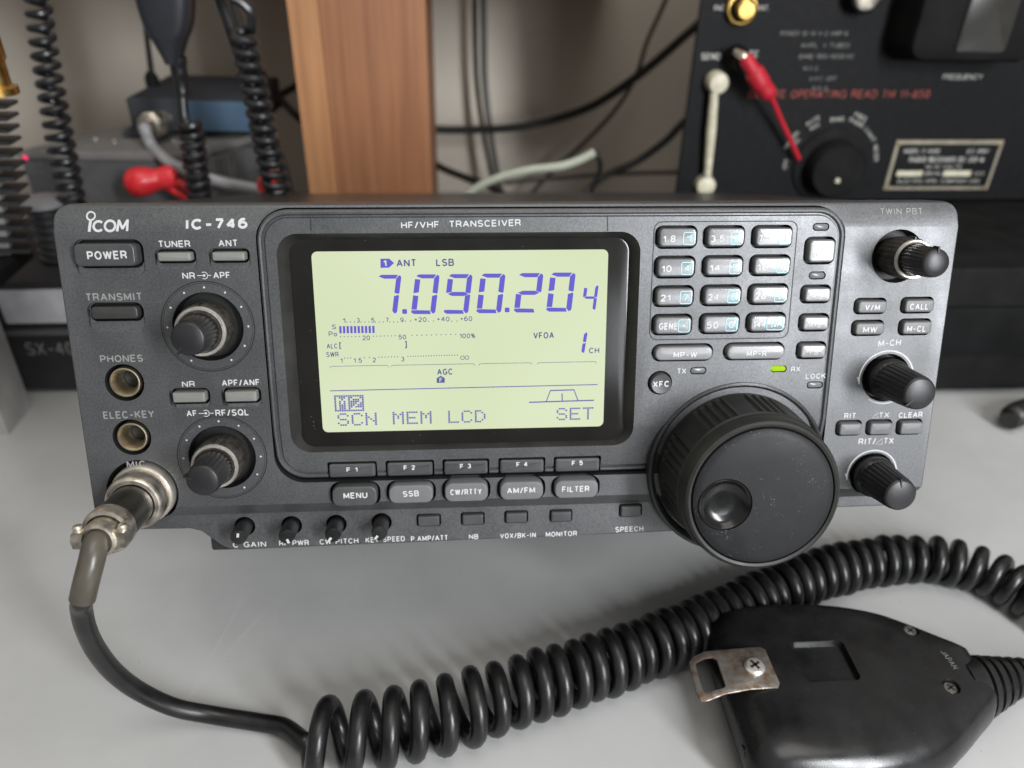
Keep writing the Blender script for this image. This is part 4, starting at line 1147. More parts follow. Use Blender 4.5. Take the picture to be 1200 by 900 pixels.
s0 = at_y(107.5, 657, e1.y - 0.0045); s1 = at_y(101.5, 680, e1.y - 0.0075); s2 = at_y(96.5, 702, e1.y - 0.009)
b = MB(); pts = smoothpath([wl(p) for p in (e0, e1, s0, s1, s2)], 8)
b.tube(pts, 0.0036, 20, True); b.build('cable_sleeve', M['sleeve'], PLUG)
# straight lead down to the desk, then the coil, then the run outside the picture back to the body
tops = [381, 425, 460, 494, 525, 556, 584, 610, 633, 655, 677, 696, 716, 735, 752, 769, 785, 799, 813, 826, 839, 852, 865, 878, 891, 904, 918, 932, 946, 961, 975, 989, 1004, 1019, 1036, 1053, 1073, 1095, 1118, 1143, 1167, 1191, 1216, 1242, 1268]
cen = [(330, 872), (378, 866), (424, 859), (495, 845), (558, 826), (612, 808), (656, 795), (719, 774), (769, 756), (850, 721), (900, 696), (950, 675), (1000, 662), (1060, 654), (1100, 656), (1144, 665), (1194, 687), (1240, 718), (1280, 752)]
rad = [(330, 13.6), (378, 14.4), (495, 14.6), (560, 14.0), (640, 13.4), (769, 12.9), (900, 12.2), (1060, 11.6), (1280, 11.2)]
def lin(T, x):
    if x <= T[0][0]: return T[0][1]
    for (a, fa), (b_, fb) in zip(T, T[1:]):
        if x <= b_: return fa + (fb - fa) * (x - a) / (b_ - a)
    return T[-1][1]
tp = list(enumerate(tops))
def kx(k):
    if k < 0: return tops[0] + k * 44
    return lin(tp, k)
# smooth the centre line a little
def cenline(x):
    return sum(lin(cen, x + d) for d in (-24, -12, 0, 12, 24)) / 5
def ccen(k):
    x = kx(k); R = lin(rad, x) * 0.001
    return Vector(at_z(x, cenline(x), R)), R
coil, wr = [], []
K0, K1, STEP = -0.58, len(tops) - 1.02, 28
n_ = int((K1 - K0) * STEP)
for i in range(n_ + 1):
    k = K0 + (K1 - K0) * i / n_
    C_, R = ccen(k)
    ax = ccen(k + 0.3)[0] - ccen(k - 0.3)[0]; ax.z = 0; ax.normalize()
    c_ = Vector((ax.y, -ax.x, 0))
    ph = 2 * PI * (k + 0.022 * math.sin(k * 2.3 + 0.6) + 0.014 * math.sin(k * 5.1))
    wrad = lin([(500, 0.0033), (700, 0.0031), (840, 0.0029), (1060, 0.0029), (1120, 0.0031)], kx(k))
    Rr = (R - wrad) * (0.955 + 0.035 * math.sin(k * 1.7) + 0.02 * math.sin(k * 3.9 + 1))
    coil.append(C_ + Vector((0, 0, 1)) * Rr * math.cos(ph) - c_ * Rr * math.sin(ph)); wr.append(wrad)
zs = s2.z
lead_px = [(95.2, 712, 0.93), (100, 735, 0.80), (113, 762, 0.62), (135, 789, 0.42), (165, 811, 0.24), (205, 829, 0.10), (250, 838, 0.02), (300, 846, 0.0)]
lead = [wl(s1), wl(s2)] + [wl(at_z(x, y, 0.0034 + (zs - 0.0034) * f)) for x, y, f in lead_px]
pre = smoothpath(lead + [wl(at_z(332, 852, 0.0036)), wl(coil[0]) + Vector((-0.002, 0.000, 0)), wl(coil[0])], 8)
post_w = [coil[-1], Vector((0.272, 0.198, 0.006)), Vector((0.287, 0.180, 0.0045)), Vector((0.284, 0.162, 0.006)), Vector((0.262, 0.163, 0.010)), Vector((0.240, 0.176, 0.0145)), Vector((0.222, 0.1815, 0.016)), Vector((0.212, 0.1795, 0.016))]
post_ = smoothpath([wl(p) for p in post_w], 8)
allp = pre[:-1] + [wl(p) for p in coil] + post_[1:]
allr = [0.0030 + 0.0004 * min(1, i / len(pre)) for i in range(len(pre) - 1)] + wr + [0.0032] * (len(post_) - 1)
b = MB(); b.tube(allp, allr, 12)
b.build('coiled_cord', M['cord'], MIKE, angle=80)

# ================================================================ things behind the transceiver
def prism(mb, quad, z0, z1, r=0.002, mi=0):
    """upright block on four plan points, slightly rounded top edge"""
    q = [tuple(p) for p in quad]
    ar = sum(q[i][0] * q[(i + 1) % 4][1] - q[(i + 1) % 4][0] * q[i][1] for i in range(4))
    if ar < 0: q = q[::-1]
    def at(d, z): return [(x, y, z) for x, y in inset(q, d)]
    mb.loft([at(0, z0), at(0, z1 - r), at(r * 0.3, z1 - r * 0.3), at(r, z1)], mi=mi)
def obox(parent, name, m, x0, x1, y0, y1, z0, z1, O, r=0.0015):
    b = MB(lambda x, y, z: Vector((x, y, z)) - Vector(O))
    prism(b, [(x0, y0), (x1, y0), (x1, y1), (x0, y1)], z0, z1, r)
    return b.build(name, m, parent)
def ylathe(O):
    """lathe frame with its axis pointing at the viewer (-y)"""
    return lambda x, y, z: Vector((x, -z, y)) + Vector(O)
M['bc_panel'] = mat('black_wrinkle_paint', (0.0065, 0.0068, 0.0073), 0.6, 0, 0.3, 260, 0.4, 1500, 0.14)
M['bc_dark'] = mat('dull_black_metal', (0.009, 0.009, 0.009), 0.7, 0, 0.3, 60, 0.1, 700, 0.1)
M['cream'] = mat('aged_cream_enamel', (0.52, 0.49, 0.37), 0.4, 0, 0.15, 200)
M['brass'] = mat('brass', (0.62, 0.40, 0.12), 0.3, 1.0, 0.3, 250, 0.1, 600)
M['red_rubber'] = mat('red_rubber', (0.42, 0.014, 0.028), 0.42, 0, 0.12, 90)
M['red_plastic'] = mat('red_plastic', (0.62, 0.02, 0.028), 0.35, 0, 0.1, 90)
M['plate_metal'] = mat('nameplate_metal', (0.34, 0.31, 0.24), 0.42, 0.5, 0.2, 200)
M['print_old'] = mat('aged_white_engraving', (0.36, 0.36, 0.33), 0.6, 0, 0.3, 300)
M['print_faint'] = mat('faint_white_engraving', (0.12, 0.12, 0.115), 0.6, 0, 0.4, 300)
M['print_red'] = mat('faded_red_print', (0.20, 0.03, 0.02), 0.6, 0, 0.5, 200)
M['cable'] = mat('black_cable_pvc', (0.018, 0.017, 0.016), 0.45, 0, 0.2, 60)
M['cable_grey'] = mat('grey_cable_pvc', (0.11, 0.105, 0.10), 0.45, 0, 0.15, 60)
M['cable_brown'] = mat('brown_cable_pvc', (0.055, 0.040, 0.030), 0.5, 0, 0.2, 60)
M['cable_pale'] = mat('pale_green_cable_pvc', (0.44, 0.47, 0.38), 0.5, 0, 0.12, 60)

# --- old receiver at the back right
YB = 0.500
bp_ = lambda px, py, d=0.0: Vector(at_y(px, py, YB - d))
BL = bp_(808, 110).x
ZB = 0.088
REC = thing('receiver', 'old black radio receiver with engraved panel, brass terminal and metal nameplate behind the transceiver', 'receiver', (BL + 0.17, YB + 0.1, ZB))
RO = Vector((BL + 0.17, YB + 0.1, ZB))
obox(REC, 'cabinet', M['bc_dark'], BL + 0.036, BL + 0.36, YB + 0.004, YB + 0.13, ZB, 0.40, RO)
PANEL2 = obox(REC, 'front_plate', M['bc_panel'], BL, BL + 0.362, YB, YB + 0.0035, ZB + 0.001, 0.402, RO, 0.001)
def RL(x, y, z): return Vector((x, y, z)) - RO
def rfront(px, py, d=0.0):
    return bp_(px, py, d)
def rlathe(name, m, px, py, prof_, parent, seg=32, rib=None):
    p = rfront(px, py)
    b = MB(lambda x, y, z: Vector((p.x + x, YB - z, p.z + y)) - RO)
    b.lathe(0, 0, prof_, seg, rib)
    return b.build(name, m, parent)
k_ = rlathe('brass_terminal', M['brass'], 868, 9, [(0.0092, -0.001), (0.0096, 0.003), (0.0085, 0.004), (0.0060, 0.0042), (0.0058, 0.011), (0.0045, 0.012)], REC)
rlathe('terminal_core', M['bc_dark'], 868, 9, [(0.0075, 0.0), (0.0075, 0.0046), (0.0072, 0.0048)], k_)
rlathe('control_knob', M['bc_dark'], 1008, -8, [(0.0105, -0.001), (0.0105, 0.009), (0.0095, 0.011)], REC, 40, lambda i, k: 1 - 0.05 * (k % 2))
rlathe('knob_cap', M['nickel'], 1008, -8, [(0.0080, 0.010), (0.0080, 0.0115), (0.006, 0.0125)], REC)
tg = rlathe('toggle_switch', M['bc_dark'], 862, 66, [(0.0068, -0.001), (0.0070, 0.005), (0.0055, 0.014), (0.0050, 0.0145)], REC)
dk = rlathe('selector_knob', M['bc_dark'], 972, 194, [(0.0245, -0.001), (0.0245, 0.002), (0.0185, 0.003), (0.0175, 0.013), (0.016, 0.0145), (0.004, 0.015)], REC, 64, lambda i, k: 1 - 0.03 * (k % 2) if i in (2, 3) else 1)
rlathe('pointer_dot', M['cream'], 970, 203, [(0.0016, 0.013), (0.0016, 0.0162), (0.001, 0.0164)], dk, 16)
# white rod on the left edge
hp = rfront(838, 97, 0.006); hq = rfront(829, 206, 0.006)
b = MB(); b.tube([hp - RO, hp * 0.5 + hq * 0.5 - RO, hq - RO], [0.0026, 0.0032, 0.0024], 12)
HR = b.build('white_rod', M['cream'], REC)
rlathe('rod_head', M['cream'], 838, 95, [(0.0066, -0.001), (0.0066, 0.007), (0.0054, 0.009), (0.002, 0.0095)], HR)
rlathe('rod_head', M['cream'], 825, 215, [(0.0066, -0.001), (0.0060, 0.006), (0.0040, 0.007)], HR)
# protruding dial housing, top right
b = MB(lambda x, y, z: Vector((x, YB - z, y)) - RO)
c0, c1 = rfront(1065, 74, 0.03), rfront(1215, 74, 0.03)
hx0, hx1, hz0 = c0.x, c1.x, c0.z
q = rr((hx0 + hx1) / 2, hz0 + 0.055, hx1 - hx0, 0.11, 0.010, 6)
b.loft([[(x, y, z) for x, y in inset(q, d)] for d, z in ((-0.004, -0.001), (-0.002, 0.004), (0, 0.024), (0.0015, 0.027), (0.004, 0.028))])
HS = b.build('dial_housing', M['bc_dark'], REC)
b = MB(lambda x, y, z: Vector((x, YB - z, y)) - RO)
w0, w1 = rfront(1120, 62, 0.03), rfront(1178, 62, 0.03)
q = rr((w0.x + w1.x) / 2, w0.z + 0.03, w1.x - w0.x, 0.06, 0.003, 4)
b.loft([[(x, y, z) for x, y in inset(q, d)] for d, z in ((0, 0.027), (0, 0.0290), (0.001, 0.0295))])
b.build('dial_window', mat('smoky_window', (0.030, 0.029, 0.026), 0.25, 0, 0.4, 40), HS)
# nameplate
def rplate(px0, px1, py0, py1, skew):
    a, b_ = rfront(px0, py1), rfront(px1, py0)
    return a, b_
NA, NB_ = rfront(1034, 222), rfront(1176, 164)
sk = rfront(1041, 164).x - NA.x
b = MB(lambda x, y, z: Vector((x, YB - z, y)) - RO)
nq = [(NA.x, NA.z), (NB_.x, NA.z), (NB_.x, NB_.z), (NA.x, NB_.z)]
b.loft([[(x, y, z) for x, y in inset(nq, d)] for d, z in ((0, -0.0005), (0, 0.0010), (0.0003, 0.0013))])
NP = b.build('nameplate', M['plate_metal'], REC)
b = MB(lambda x, y, z: Vector((x, YB - z, y)) - RO)
b.loft([[(x, y, z) for x, y in inset(nq, d)] for d, z in ((0.0024, 0.0010), (0.0024, 0.0016), (0.0027, 0.0017))])
b.build('nameplate_field', M['bc_panel'], NP)
nw, nh = NB_.x - NA.x, NB_.z - NA.z
def nword(s_, fx, fz, fw, fh, m='print_old', parent=NP, bold=0.0):
    t = MB(); wtext(t, s_, Vector((NA.x + nw * fx, YB - 0.0017, NA.z + nh * fz)) - RO, (nw * fw, 0, 0), (0, 0, nh * fh), (0, -0.00012, 0), bold)
    return t.build('lettering', M[m], parent, False)
nword('MODEL C-4400', 0.09, 0.75, 0.33, 0.09); nword('U.S. ARMY', 0.68, 0.75, 0.2, 0.09)
nword('RADIO RECEIVER BC-312-N', 0.16, 0.57, 0.70, 0.11, bold=0.02)
nword('12-14 VOLTS', 0.33, 0.44, 0.34, 0.08); nword('ORDER NO.', 0.34, 0.31, 0.16, 0.07); nword('DATE', 0.82, 0.31, 0.09, 0.07)
nword('ELECTRIC MFG. COMPANY USA', 0.11, 0.15, 0.78, 0.08)
for (fx, fw) in ((0.08, 0.24), (0.52, 0.26)):
    b = MB(lambda x, y, z: Vector((x, YB - z, y)) - RO)
    q = [(NA.x + nw * fx, NA.z + nh * 0.29), (NA.x + nw * (fx + fw), NA.z + nh * 0.29), (NA.x + nw * (fx + fw), NA.z + nh * 0.40), (NA.x + nw * fx, NA.z + nh * 0.40)]
    b.loft([[(x, y, z) for x, y in q] for z in (0.0014, 0.0019)])
    b.build('blank_field', M['cream'], NP, False)
for (fx, fz) in ((0.035, 0.07), (0.965, 0.07), (0.035, 0.93), (0.965, 0.93)):
    b = MB(lambda x, y, z: Vector((NA.x + nw * fx + x, YB - z, NA.z + nh * fz + y)) - RO)
    b.lathe(0, 0, [(0.0011, 0.001), (0.0011, 0.0018), (0.0006, 0.0022)], 12); b.build('rivet', M['brass'], NP)
# engraved and printed words
def rword(s_, x0, x1, yc, h, m='print_old', bold=0.0):
    a, b_ = rfront(x0, yc + h / 2), rfront(x1, yc + h / 2)
    hh = rfront(x0, yc - h / 2).z - a.z
    t = MB(); wtext(t, s_, a - RO, b_ - a, (0, 0, hh), (0, -0.00025, 0), bold)
    return t.build('lettering', M[m], PANEL2, False)
rword('INC', 836, 850, 9, 7); rword('ANT.', 886, 901, 9, 7)
rword('SEND', 821, 844, 66, 8, bold=0.02); rword('REC', 872, 888, 63, 8, bold=0.02)
for (s_, x0, x1, y) in (('POWER 12-14 V-2 AMP-B', 914, 993, 39), ('AMPL. 4 TUBES', 938, 995, 53), ('BAND 1500-18000 KC', 936, 1000, 66), ('M.V.C.', 941, 960, 80), ('A.V.C.-OFF', 948, 979, 92), ('B.F.O.', 951, 971, 104)):
    rword(s_, x0, x1, y, 5.5, 'print_faint')
rword('BEFORE OPERATING READ TM 11-850', 876, 1088, 110, 9.5, 'print_red')
rword('FREQUENCY', 1104, 1150, 90, 6.5, 'print_old')
dkp = rfront(972, 194)
for (ang, r0, s_) in ((178, .0285, 'OFF'), (150, .0285, 'MVC'), (150, .0325, 'MANUAL'), (122, .0285, 'AVC'), (122, .0325, 'AUTO'), (94, .0285, 'BAND'), (68, .0285, 'PHONE'), (68, .0325, 'FREQ'), (42, .0285, 'LIMIT'), (16, .029, 'METER')):
    a = math.radians(ang)
    d = Vector((math.cos(a), 0, math.sin(a))); tdir = Vector((math.sin(a), 0, -math.cos(a)))
    ln = 0.0022 * len(s_)
    o_ = Vector((dkp.x, YB, dkp.z)) + d * r0 - tdir * ln / 2 - RO
    t = MB(); wtext(t, s_, o_, tdir * ln, d * 0.0028, (0, -0.00025, 0)); t.build('lettering', M['print_old'], PANEL2, False)
# red clip lead hanging on the toggle
c_ = [rfront(872, 66, 0.018), rfront(882, 82, 0.018), rfront(892, 98, 0.018), rfront(904, 114, 0.017), rfront(915, 140, 0.012), rfront(928, 168, 0.009), rfront(936, 186, 0.006)]
CLO = c_[3].copy()
b = MB(); b.tube([p - CLO for p in smoothpath(c_[:4], 6)], [0.0030] + [0.0044] * 6 + [0.0058] * 6 + [0.0052] * 4 + [0.0040, 0.003, 0.0022], 14)
CL_ = thing('clip_lead', 'red rubber crocodile clip with short thin red lead hanging from the toggle switch', 'clip lead', CLO)
b.build('boot', M['red_rubber'], CL_)
b = MB(); b.tube([p - CLO for p in smoothpath(c_[3:], 6)], 0.0016, 10); b.build('wire', M['red_rubber'], CL_)
b = MB(); b.tube([rfront(862, 60, 0.013) - CLO, rfront(872, 66, 0.018) - CLO, rfront(876, 72, 0.018) - CLO], [0.0022, 0.0028, 0.003], 10); b.build('jaw', M['nickel'], CL_)

# --- black equipment below the receiver, right
X0 = 0.185
b = MB(); prism(b, [(X0, 0.393), (0.62, 0.393), (0.62, 0.63), (X0, 0.63)], 0.004, 0.0865, 0.004)
bo = b.build('cabinet', M['bc_dark'])
o = thing('equipment_case', 'dull black equipment case on the desk under the old receiver, right of the transceiver', 'equipment case', (0.40, 0.55, 0.0))
bo.parent = o; bo.location = (-0.40, -0.55, 0)
b = MB(); q = [(0.20, 0.030), (0.60, 0.030), (0.60, 0.062), (0.20, 0.062)]
b.loft([[(x - 0.40, y - 0.55, z) for x, z in inset(q, d)] for d, y in ((0, 0.394), (0, 0.3905), (0.001, 0.390))])
b.build('front_rail', mat('worn_black_rail', (0.008, 0.0082, 0.0085), 0.7, 0, 0.3, 40, 0.1, 700, 0.08), o)
for x in (0.21, 0.58):
    b = MB(lambda u, v, z: Vector((x + u - 0.40, 0.415 + v - 0.55, z))); b.lathe(0, 0, [(0.009, 0.0), (0.0095, 0.0045)], 20); b.build('foot', M['bc_dark'], o)
b = MB(); p0 = [at_z(1182, 494, 0.0075), at_z(1194, 484, 0.0075), at_z(1222, 478, 0.008), at_z(1260, 480, 0.008), at_z(1330, 470, 0.008)]
O_ = p0[2].copy(); b.tube([p - O_ for p in smoothpath(p0, 6)], [0.0052] * 3 + [0.0072] * 22, 14)
o = b.build('power_lead', M['cable']); o.location = O_
tag(o, 'thick black lead lying on the desk at the right edge by the equipment case', 'cable')

# --- wooden post
YP = 0.53
M['wood'] = mat('orange_brown_wood_veneer', (0.33, 0.145, 0.066), 0.5, 0, 0.12, 7, 0.05, 300)
M['wood_edge'] = mat('lighter_wood_edging', (0.46, 0.225, 0.10), 0.5, 0, 0.12, 7)
def grain(m):
    nt = m.node_tree
    b = nt.nodes['Principled BSDF']; tc = nt.nodes.new('ShaderNodeTexCoord'); mp = nt.nodes.new('ShaderNodeMapping')
    mp.inputs['Scale'].default_value = (240, 240, 9)
    n = nt.nodes.new('ShaderNodeTexNoise'); n.inputs['Scale'].default_value = 1; n.inputs['Detail'].default_value = 5
    nt.links.new(tc.outputs['Object'], mp.inputs['Vector']); nt.links.new(mp.outputs['Vector'], n.inputs['Vector'])
    mx = nt.nodes.new('ShaderNodeMix'); mx.data_type = 'RGBA'; mx.blend_type = 'MULTIPLY'
    src = b.inputs['Base Color'].links[0].from_socket
    r = nt.nodes.new('ShaderNodeValToRGB'); r.color_ramp.elements[0].position = 0.3; r.color_ramp.elements[0].color = (0.74, 0.70, 0.66, 1); r.color_ramp.elements[1].position = 0.62; r.color_ramp.elements[1].color = (1, 1, 1, 1)
    nt.links.new(n.outputs['Fac'], r.inputs['Fac']); nt.links.new(src, mx.inputs['A']); nt.links.new(r.outputs['Color'], mx.inputs['B'])
    mx.inputs['Factor'].default_value = 1
    nt.links.new(mx.outputs['Result'], b.inputs['Base Color'])
grain(M['wood']); grain(M['wood_edge'])
xa, xs, xb = at_y(349, 110, YP).x, at_y(384, 110, YP).x, at_y(502, 110, YP).x
PO = Vector(((xa + xb) / 2, YP + 0.05, 0))
POST = thing('wooden_post', 'orange brown wooden upright board with lighter edging strip standing behind the transceiver', 'post', PO)
obox(POST, 'board', M['wood'], xs, xb, YP + 0.0005, YP + 0.16, 0.0, 0.62, PO, 0.0012)
obox(POST, 'edging_strip', M['wood_edge'], xa, xs - 0.0004, YP, YP + 0.16, 0.0, 0.62, PO, 0.0012)

for (x0_, x1_) in ((-0.62, xa - 0.001), (xb + 0.001, BL - 0.006)):   # shelf carried by the post, just above the picture
    obox(POST, 'shelf_board', M['wood'], x0_, x1_, YP + 0.03, 0.779, 0.206, 0.226, PO, 0.001)

# --- left: power supply with a blue radio on it
M['psu'] = mat('charcoal_case_paint', (0.085, 0.085, 0.088), 0.5, 0, 0.15, 80, 0.2, 1200)
M['psu_top'] = mat('grey_lid_paint', (0.16, 0.155, 0.15), 0.45, 0, 0.12, 50, 0.1, 1200)
ZP = 0.120
a_, b_, c_ = at_z(22, 176, ZP), at_z(216, 180, ZP), at_z(322, 150, ZP)
d_ = a_ + (c_ - b_)
PS = Vector(((a_.x + c_.x) / 2, (a_.y + c_.y) / 2, 0))
PSU = thing('power_supply', 'charcoal metal power supply box with small red power lamp, left behind the transceiver', 'power supply', PS)
b = MB(lambda x, y, z: Vector((x, y, z)) - PS); prism(b, [a_.xy, b_.xy, c_.xy, d_.xy], 0.004, ZP - 0.004, 0.001); b.build('box', M['psu'], PSU)
ax = (b_ - a_).normalized(); ay = (d_ - a_).normalized()
b = MB(lambda x, y, z: Vector((x, y, z)) - PS); prism(b, [(a_ - ax * .001 - ay * .001).xy, (b_ + ax * .001 - ay * .001).xy, (c_ + ax * .001).xy, (d_ - ax * .001).xy], ZP - 0.0045, ZP, 0.002); LID = b.build('lid', M['psu_top'], PSU)
nrm = Vector((ax.y, -ax.x, 0))                      # out of its front
def psu_front(px, py):
    d = ray(px, py); t = (a_ - CAM).dot(nrm) / d.dot(nrm); return CAM + d * t
p = psu_front(30, 184)
b = MB(lambda x, y, z: p + ax * x + Vector((0, 0, 1)) * y + nrm * z - PS); b.lathe(0, 0, [(0.0016, -0.001), (0.0016, 0.0008), (0.0008, 0.0014)], 16)
b.build('power_lamp', emis('lit_red_lamp', (1.0, 0.05, 0.16, 1), 1.2), PSU)
for (s_, x0, x1, yc, h) in (('POWER', 34, 50, 183, 4.5), ('OVER', 37, 51, 193, 4), ('13.8V', 38, 56, 202, 4)):
    A_ = psu_front(x0, yc + h / 2); B_ = psu_front(x1, yc + h / 2); C__ = psu_front(x0, yc - h / 2)
    t = MB(); wtext(t, s_, A_ - PS, B_ - A_, (0, 0, C__.z - A_.z), nrm * 0.0003); t.build('lettering', M['print_dim'], PSU, False)
for (px, py) in ((112, 163), (134, 166), (203, 165)):
    p = at_z(px, py, ZP); b = MB(lambda x, y, z: p + Vector((x, y, z)) - PS); b.lathe(0, 0, [(0.0024, -0.001), (0.0024, 0.0010), (0.0012, 0.0018)], 16); b.build('lid_screw', M['nickel'], LID)
sd = (c_ - b_); sn = Vector((sd.y, -sd.x, 0)).normalized()
for k in range(16):                                 # cooling ribs along its right side
    p = b_ + sd * (0.10 + 0.052 * k)
    b = MB(lambda x, y, z: Vector((x, y, z)) - PS)
    e = sd.normalized() * 0.0016
    prism(b, [(p - e).xy, (p + e).xy, (p + e + sn * 0.006).xy, (p - e + sn * 0.006).xy], 0.02, ZP - 0.006, 0.0006); b.build('cooling_rib', M['psu'], PSU)
# blue radio
ZU = 0.1235
e0, e1, e2 = at_z(155, 155, ZU), at_z(296, 158, ZU), at_z(306, 146, ZU)
M['blue'] = mat('steel_blue_front', (0.075, 0.13, 0.20), 0.42, 0.2, 0.15, 60, 0.05, 700)
M['blue_dark'] = mat('dark_blue_grey_case', (0.028, 0.032, 0.038), 0.5, 0, 0.15, 60, 0.1, 900)
up_h = at_y(222, 117, (e0.y + e1.y) / 2).z - ZU
fx = (e1 - e0).normalized(); fy = Vector((-fx.y, fx.x, 0))
if fy.y < 0: fy = -fy
UO = Vector((((e0 + e1) / 2).x, e0.y + 0.03, ZU))
SM = thing('small_radio', 'small steel blue radio box with a metal cable connector, standing on the power supply', 'radio', UO)
def ubox(name, m, f0, f1, d0, d1, z0, z1, r=0.0012):
    b = MB(lambda x, y, z: Vector((x, y, z)) - UO)
    P_ = lambda f, d: (e0 + (e1 - e0) * f + fy * d).xy
    prism(b, [P_(f0, d0), P_(f1, d0), P_(f1, d1), P_(f0, d1)], z0, z1, r); return b.build(name, m, SM)
ubox('case', M['blue_dark'], 0.0, 1.0, 0.002, 0.075, ZU + 0.001, ZU + up_h)
ubox('front_plate', M['blue'], 0.44, 0.985, 0.0, 0.003, ZU + 0.002, ZU + up_h - 0.001)
ubox('mounting_foot', M['blue_dark'], -0.07, 0.30, -0.002, 0.06, ZP + 0.0005, ZU + 0.001, 0.0008)
p = at_y(190, 141, e0.y - 0.001)
def conn(prof_, name, m, parent):
    b = MB(lambda x, y, z: p + Vector((x - z * 0.25, -z, y)) - UO); b.lathe(0, 0, prof_, 32, lambda i, k: 1 - 0.03 * (k % 2)); return b.build(name, m, parent)
cn = conn([(0.0062, -0.006), (0.0062, 0.006), (0.0080, 0.0065), (0.0082, 0.013), (0.0070, 0.0145), (0.0050, 0.015), (0.0045, 0.020)], 'connector', M['nickel'], SM)
pc = [p + Vector((-0.005, -0.018, 0)), at_y(170, 152, p.y - 0.024), at_y(178, 171, b_.y + 0.010), at_y(196, 188, b_.y - 0.007), at_y(225, 203, b_.y - 0.010), at_y(262, 214, b_.y - 0.010), at_y(306, 223, b_.y - 0.010), at_y(345, 236, b_.y - 0.010)]
b = MB(); b.tube([q_ - UO for q_ in smoothpath(pc, 8)], 0.0036, 12); b.build('coaxial_cable', mat('silver_grey_cable', (0.30, 0.30, 0.305), 0.4, 0, 0.1, 60), SM)
# thin aerial behind it
p0, p1 = at_y(183, 117, 0.575), at_y(171, 34, 0.575)
AO = Vector((p0.x, min(0.575, e0.y + 0.055), ZU + up_h)); pass
o = thing('whip_aerial', 'thin black whip aerial rising behind the small blue radio', 'aerial', AO)
b = MB(); b.tube([AO - AO + Vector((0, 0, -0.0)), p1 + (p1 - p0) * 0.05 - AO], [0.0022, 0.0016], 10); b.build('rod', M['cable'], o)
b = MB(); b.lathe(0, 0, [(0.0045, -0.0005), (0.0045, 0.005), (0.003, 0.008), (0.002, 0.009)], 16); b.build('base', M['bc_dark'], o)
# red twin clip
RCP = at_y(165, 213, a_.y - 0.025)
o = thing('red_test_plug', 'bright red plastic test plug with two short red wires in front of the power supply', 'plug', RCP)
dv = Vector((0.030, 0.010, 0.002)).normalized(); du = Vector((0, 0, 1)); dw = dv.cross(du).normalized(); du = dw.cross(dv)
b = MB(lambda x, y, z: dw * x + du * y + dv * z); b.lathe(0, 0, [(0.0015, -0.0098), (0.0050, -0.0086), (0.0080, -0.0055), (0.0092, -0.001), (0.0086, 0.004), (0.0068, 0.008), (0.0064, 0.011), (0.0074, 0.014), (0.0072, 0.019), (0.004, 0.0215)], 24, lambda i, k: 1 - 0.04 * (k % 2) if i in (3, 4) else 1)
b.build('plug_body', M['red_plastic'], o)
for (xa_, ya_, xb_, yb_) in ((190, 206, 224, 222), (186, 214, 214, 230)):
    b = MB(); b.tube([q_ - RCP for q_ in smoothpath([at_y(xa_ - 6, ya_ - 2, RCP.y + 0.006), at_y((xa_ + xb_) / 2, (ya_ + yb_) / 2 - 1, RCP.y + 0.003), at_y(xb_ + 6, yb_ + 4, RCP.y + 0.002)], 6)], 0.0024, 10); b.build('wire', M['red_plastic'], o)
q0 = at_y(313, 216, 0.47)
o = thing('red_terminal', 'small round red terminal low beside the post, half hidden by a coiled cord', 'terminal', q0)
b = MB(lambda x, y, z: Vector((x, -z, y))); b.lathe(0, 0, [(0.0052, -0.010), (0.0056, 0.003), (0.0040, 0.006), (0.0015, 0.0065)], 20); b.build('terminal_cap', M['red_plastic'], o)
b = MB(lambda x, y, z: Vector((x, -z, y))); b.lathe(0, 0, [(0.0025, -0.03), (0.0025, -0.009)], 14); b.build('terminal_post', M['nickel'], o)

# --- hanging coiled cords
def coiled(pathpts, R, wr_, pitch, seg=10, step=16, hand=1):
    P = smoothpath(pathpts, 14)
    out, s = [], 0.0
    tot = sum((P[i + 1] - P[i]).length for i in range(len(P) - 1))
    n = int(tot / pitch * step)
    acc = [0.0]
    for i in range(len(P) - 1): acc.append(acc[-1] + (P[i + 1] - P[i]).length)
    j = 0
    for i in range(n + 1):
        s = tot * i / n
        while j < len(P) - 2 and acc[j + 1] < s: j += 1
        f = (s - acc[j]) / max(1e-9, acc[j + 1] - acc[j])
        C_ = P[j].lerp(P[j + 1], f); t = (P[j + 1] - P[j]).normalized()
        u = Vector((1, 0, 0)); u = (u - t * u.dot(t)).normalized(); v = t.cross(u) * hand
        a = 2 * PI * i / step
        out.append(C_ + (u * math.cos(a) + v * math.sin(a)) * (R + (wr_ - R) * i / n))
    return out
M['coil_bg'] = mat('black_coil_rubber', (0.011, 0.0115, 0.013), 0.34, 0, 0.2, 80)
def wp(*pts): return [Vector(at_y(x, y, Y)) for x, y, Y in pts]
cp = wp((38, -60, 0.455), (44, 0, 0.455), (52, 60, 0.455), (64, 130, 0.450), (75, 190, 0.448), (86, 250, 0.447), (96, 310, 0.447))
O_ = cp[1].copy()
o = thing('coiled_cord', 'long black coiled cord hanging at the far left in front of the wall', 'cord', O_, group='black coiled cords hanging behind the transceiver')
b = MB(); b.tube([p - O_ for p in coiled(cp, 0.0046, 0.0066, 0.0068)], 0.0020, 8); b.build('coil', M['coil_bg'], o)
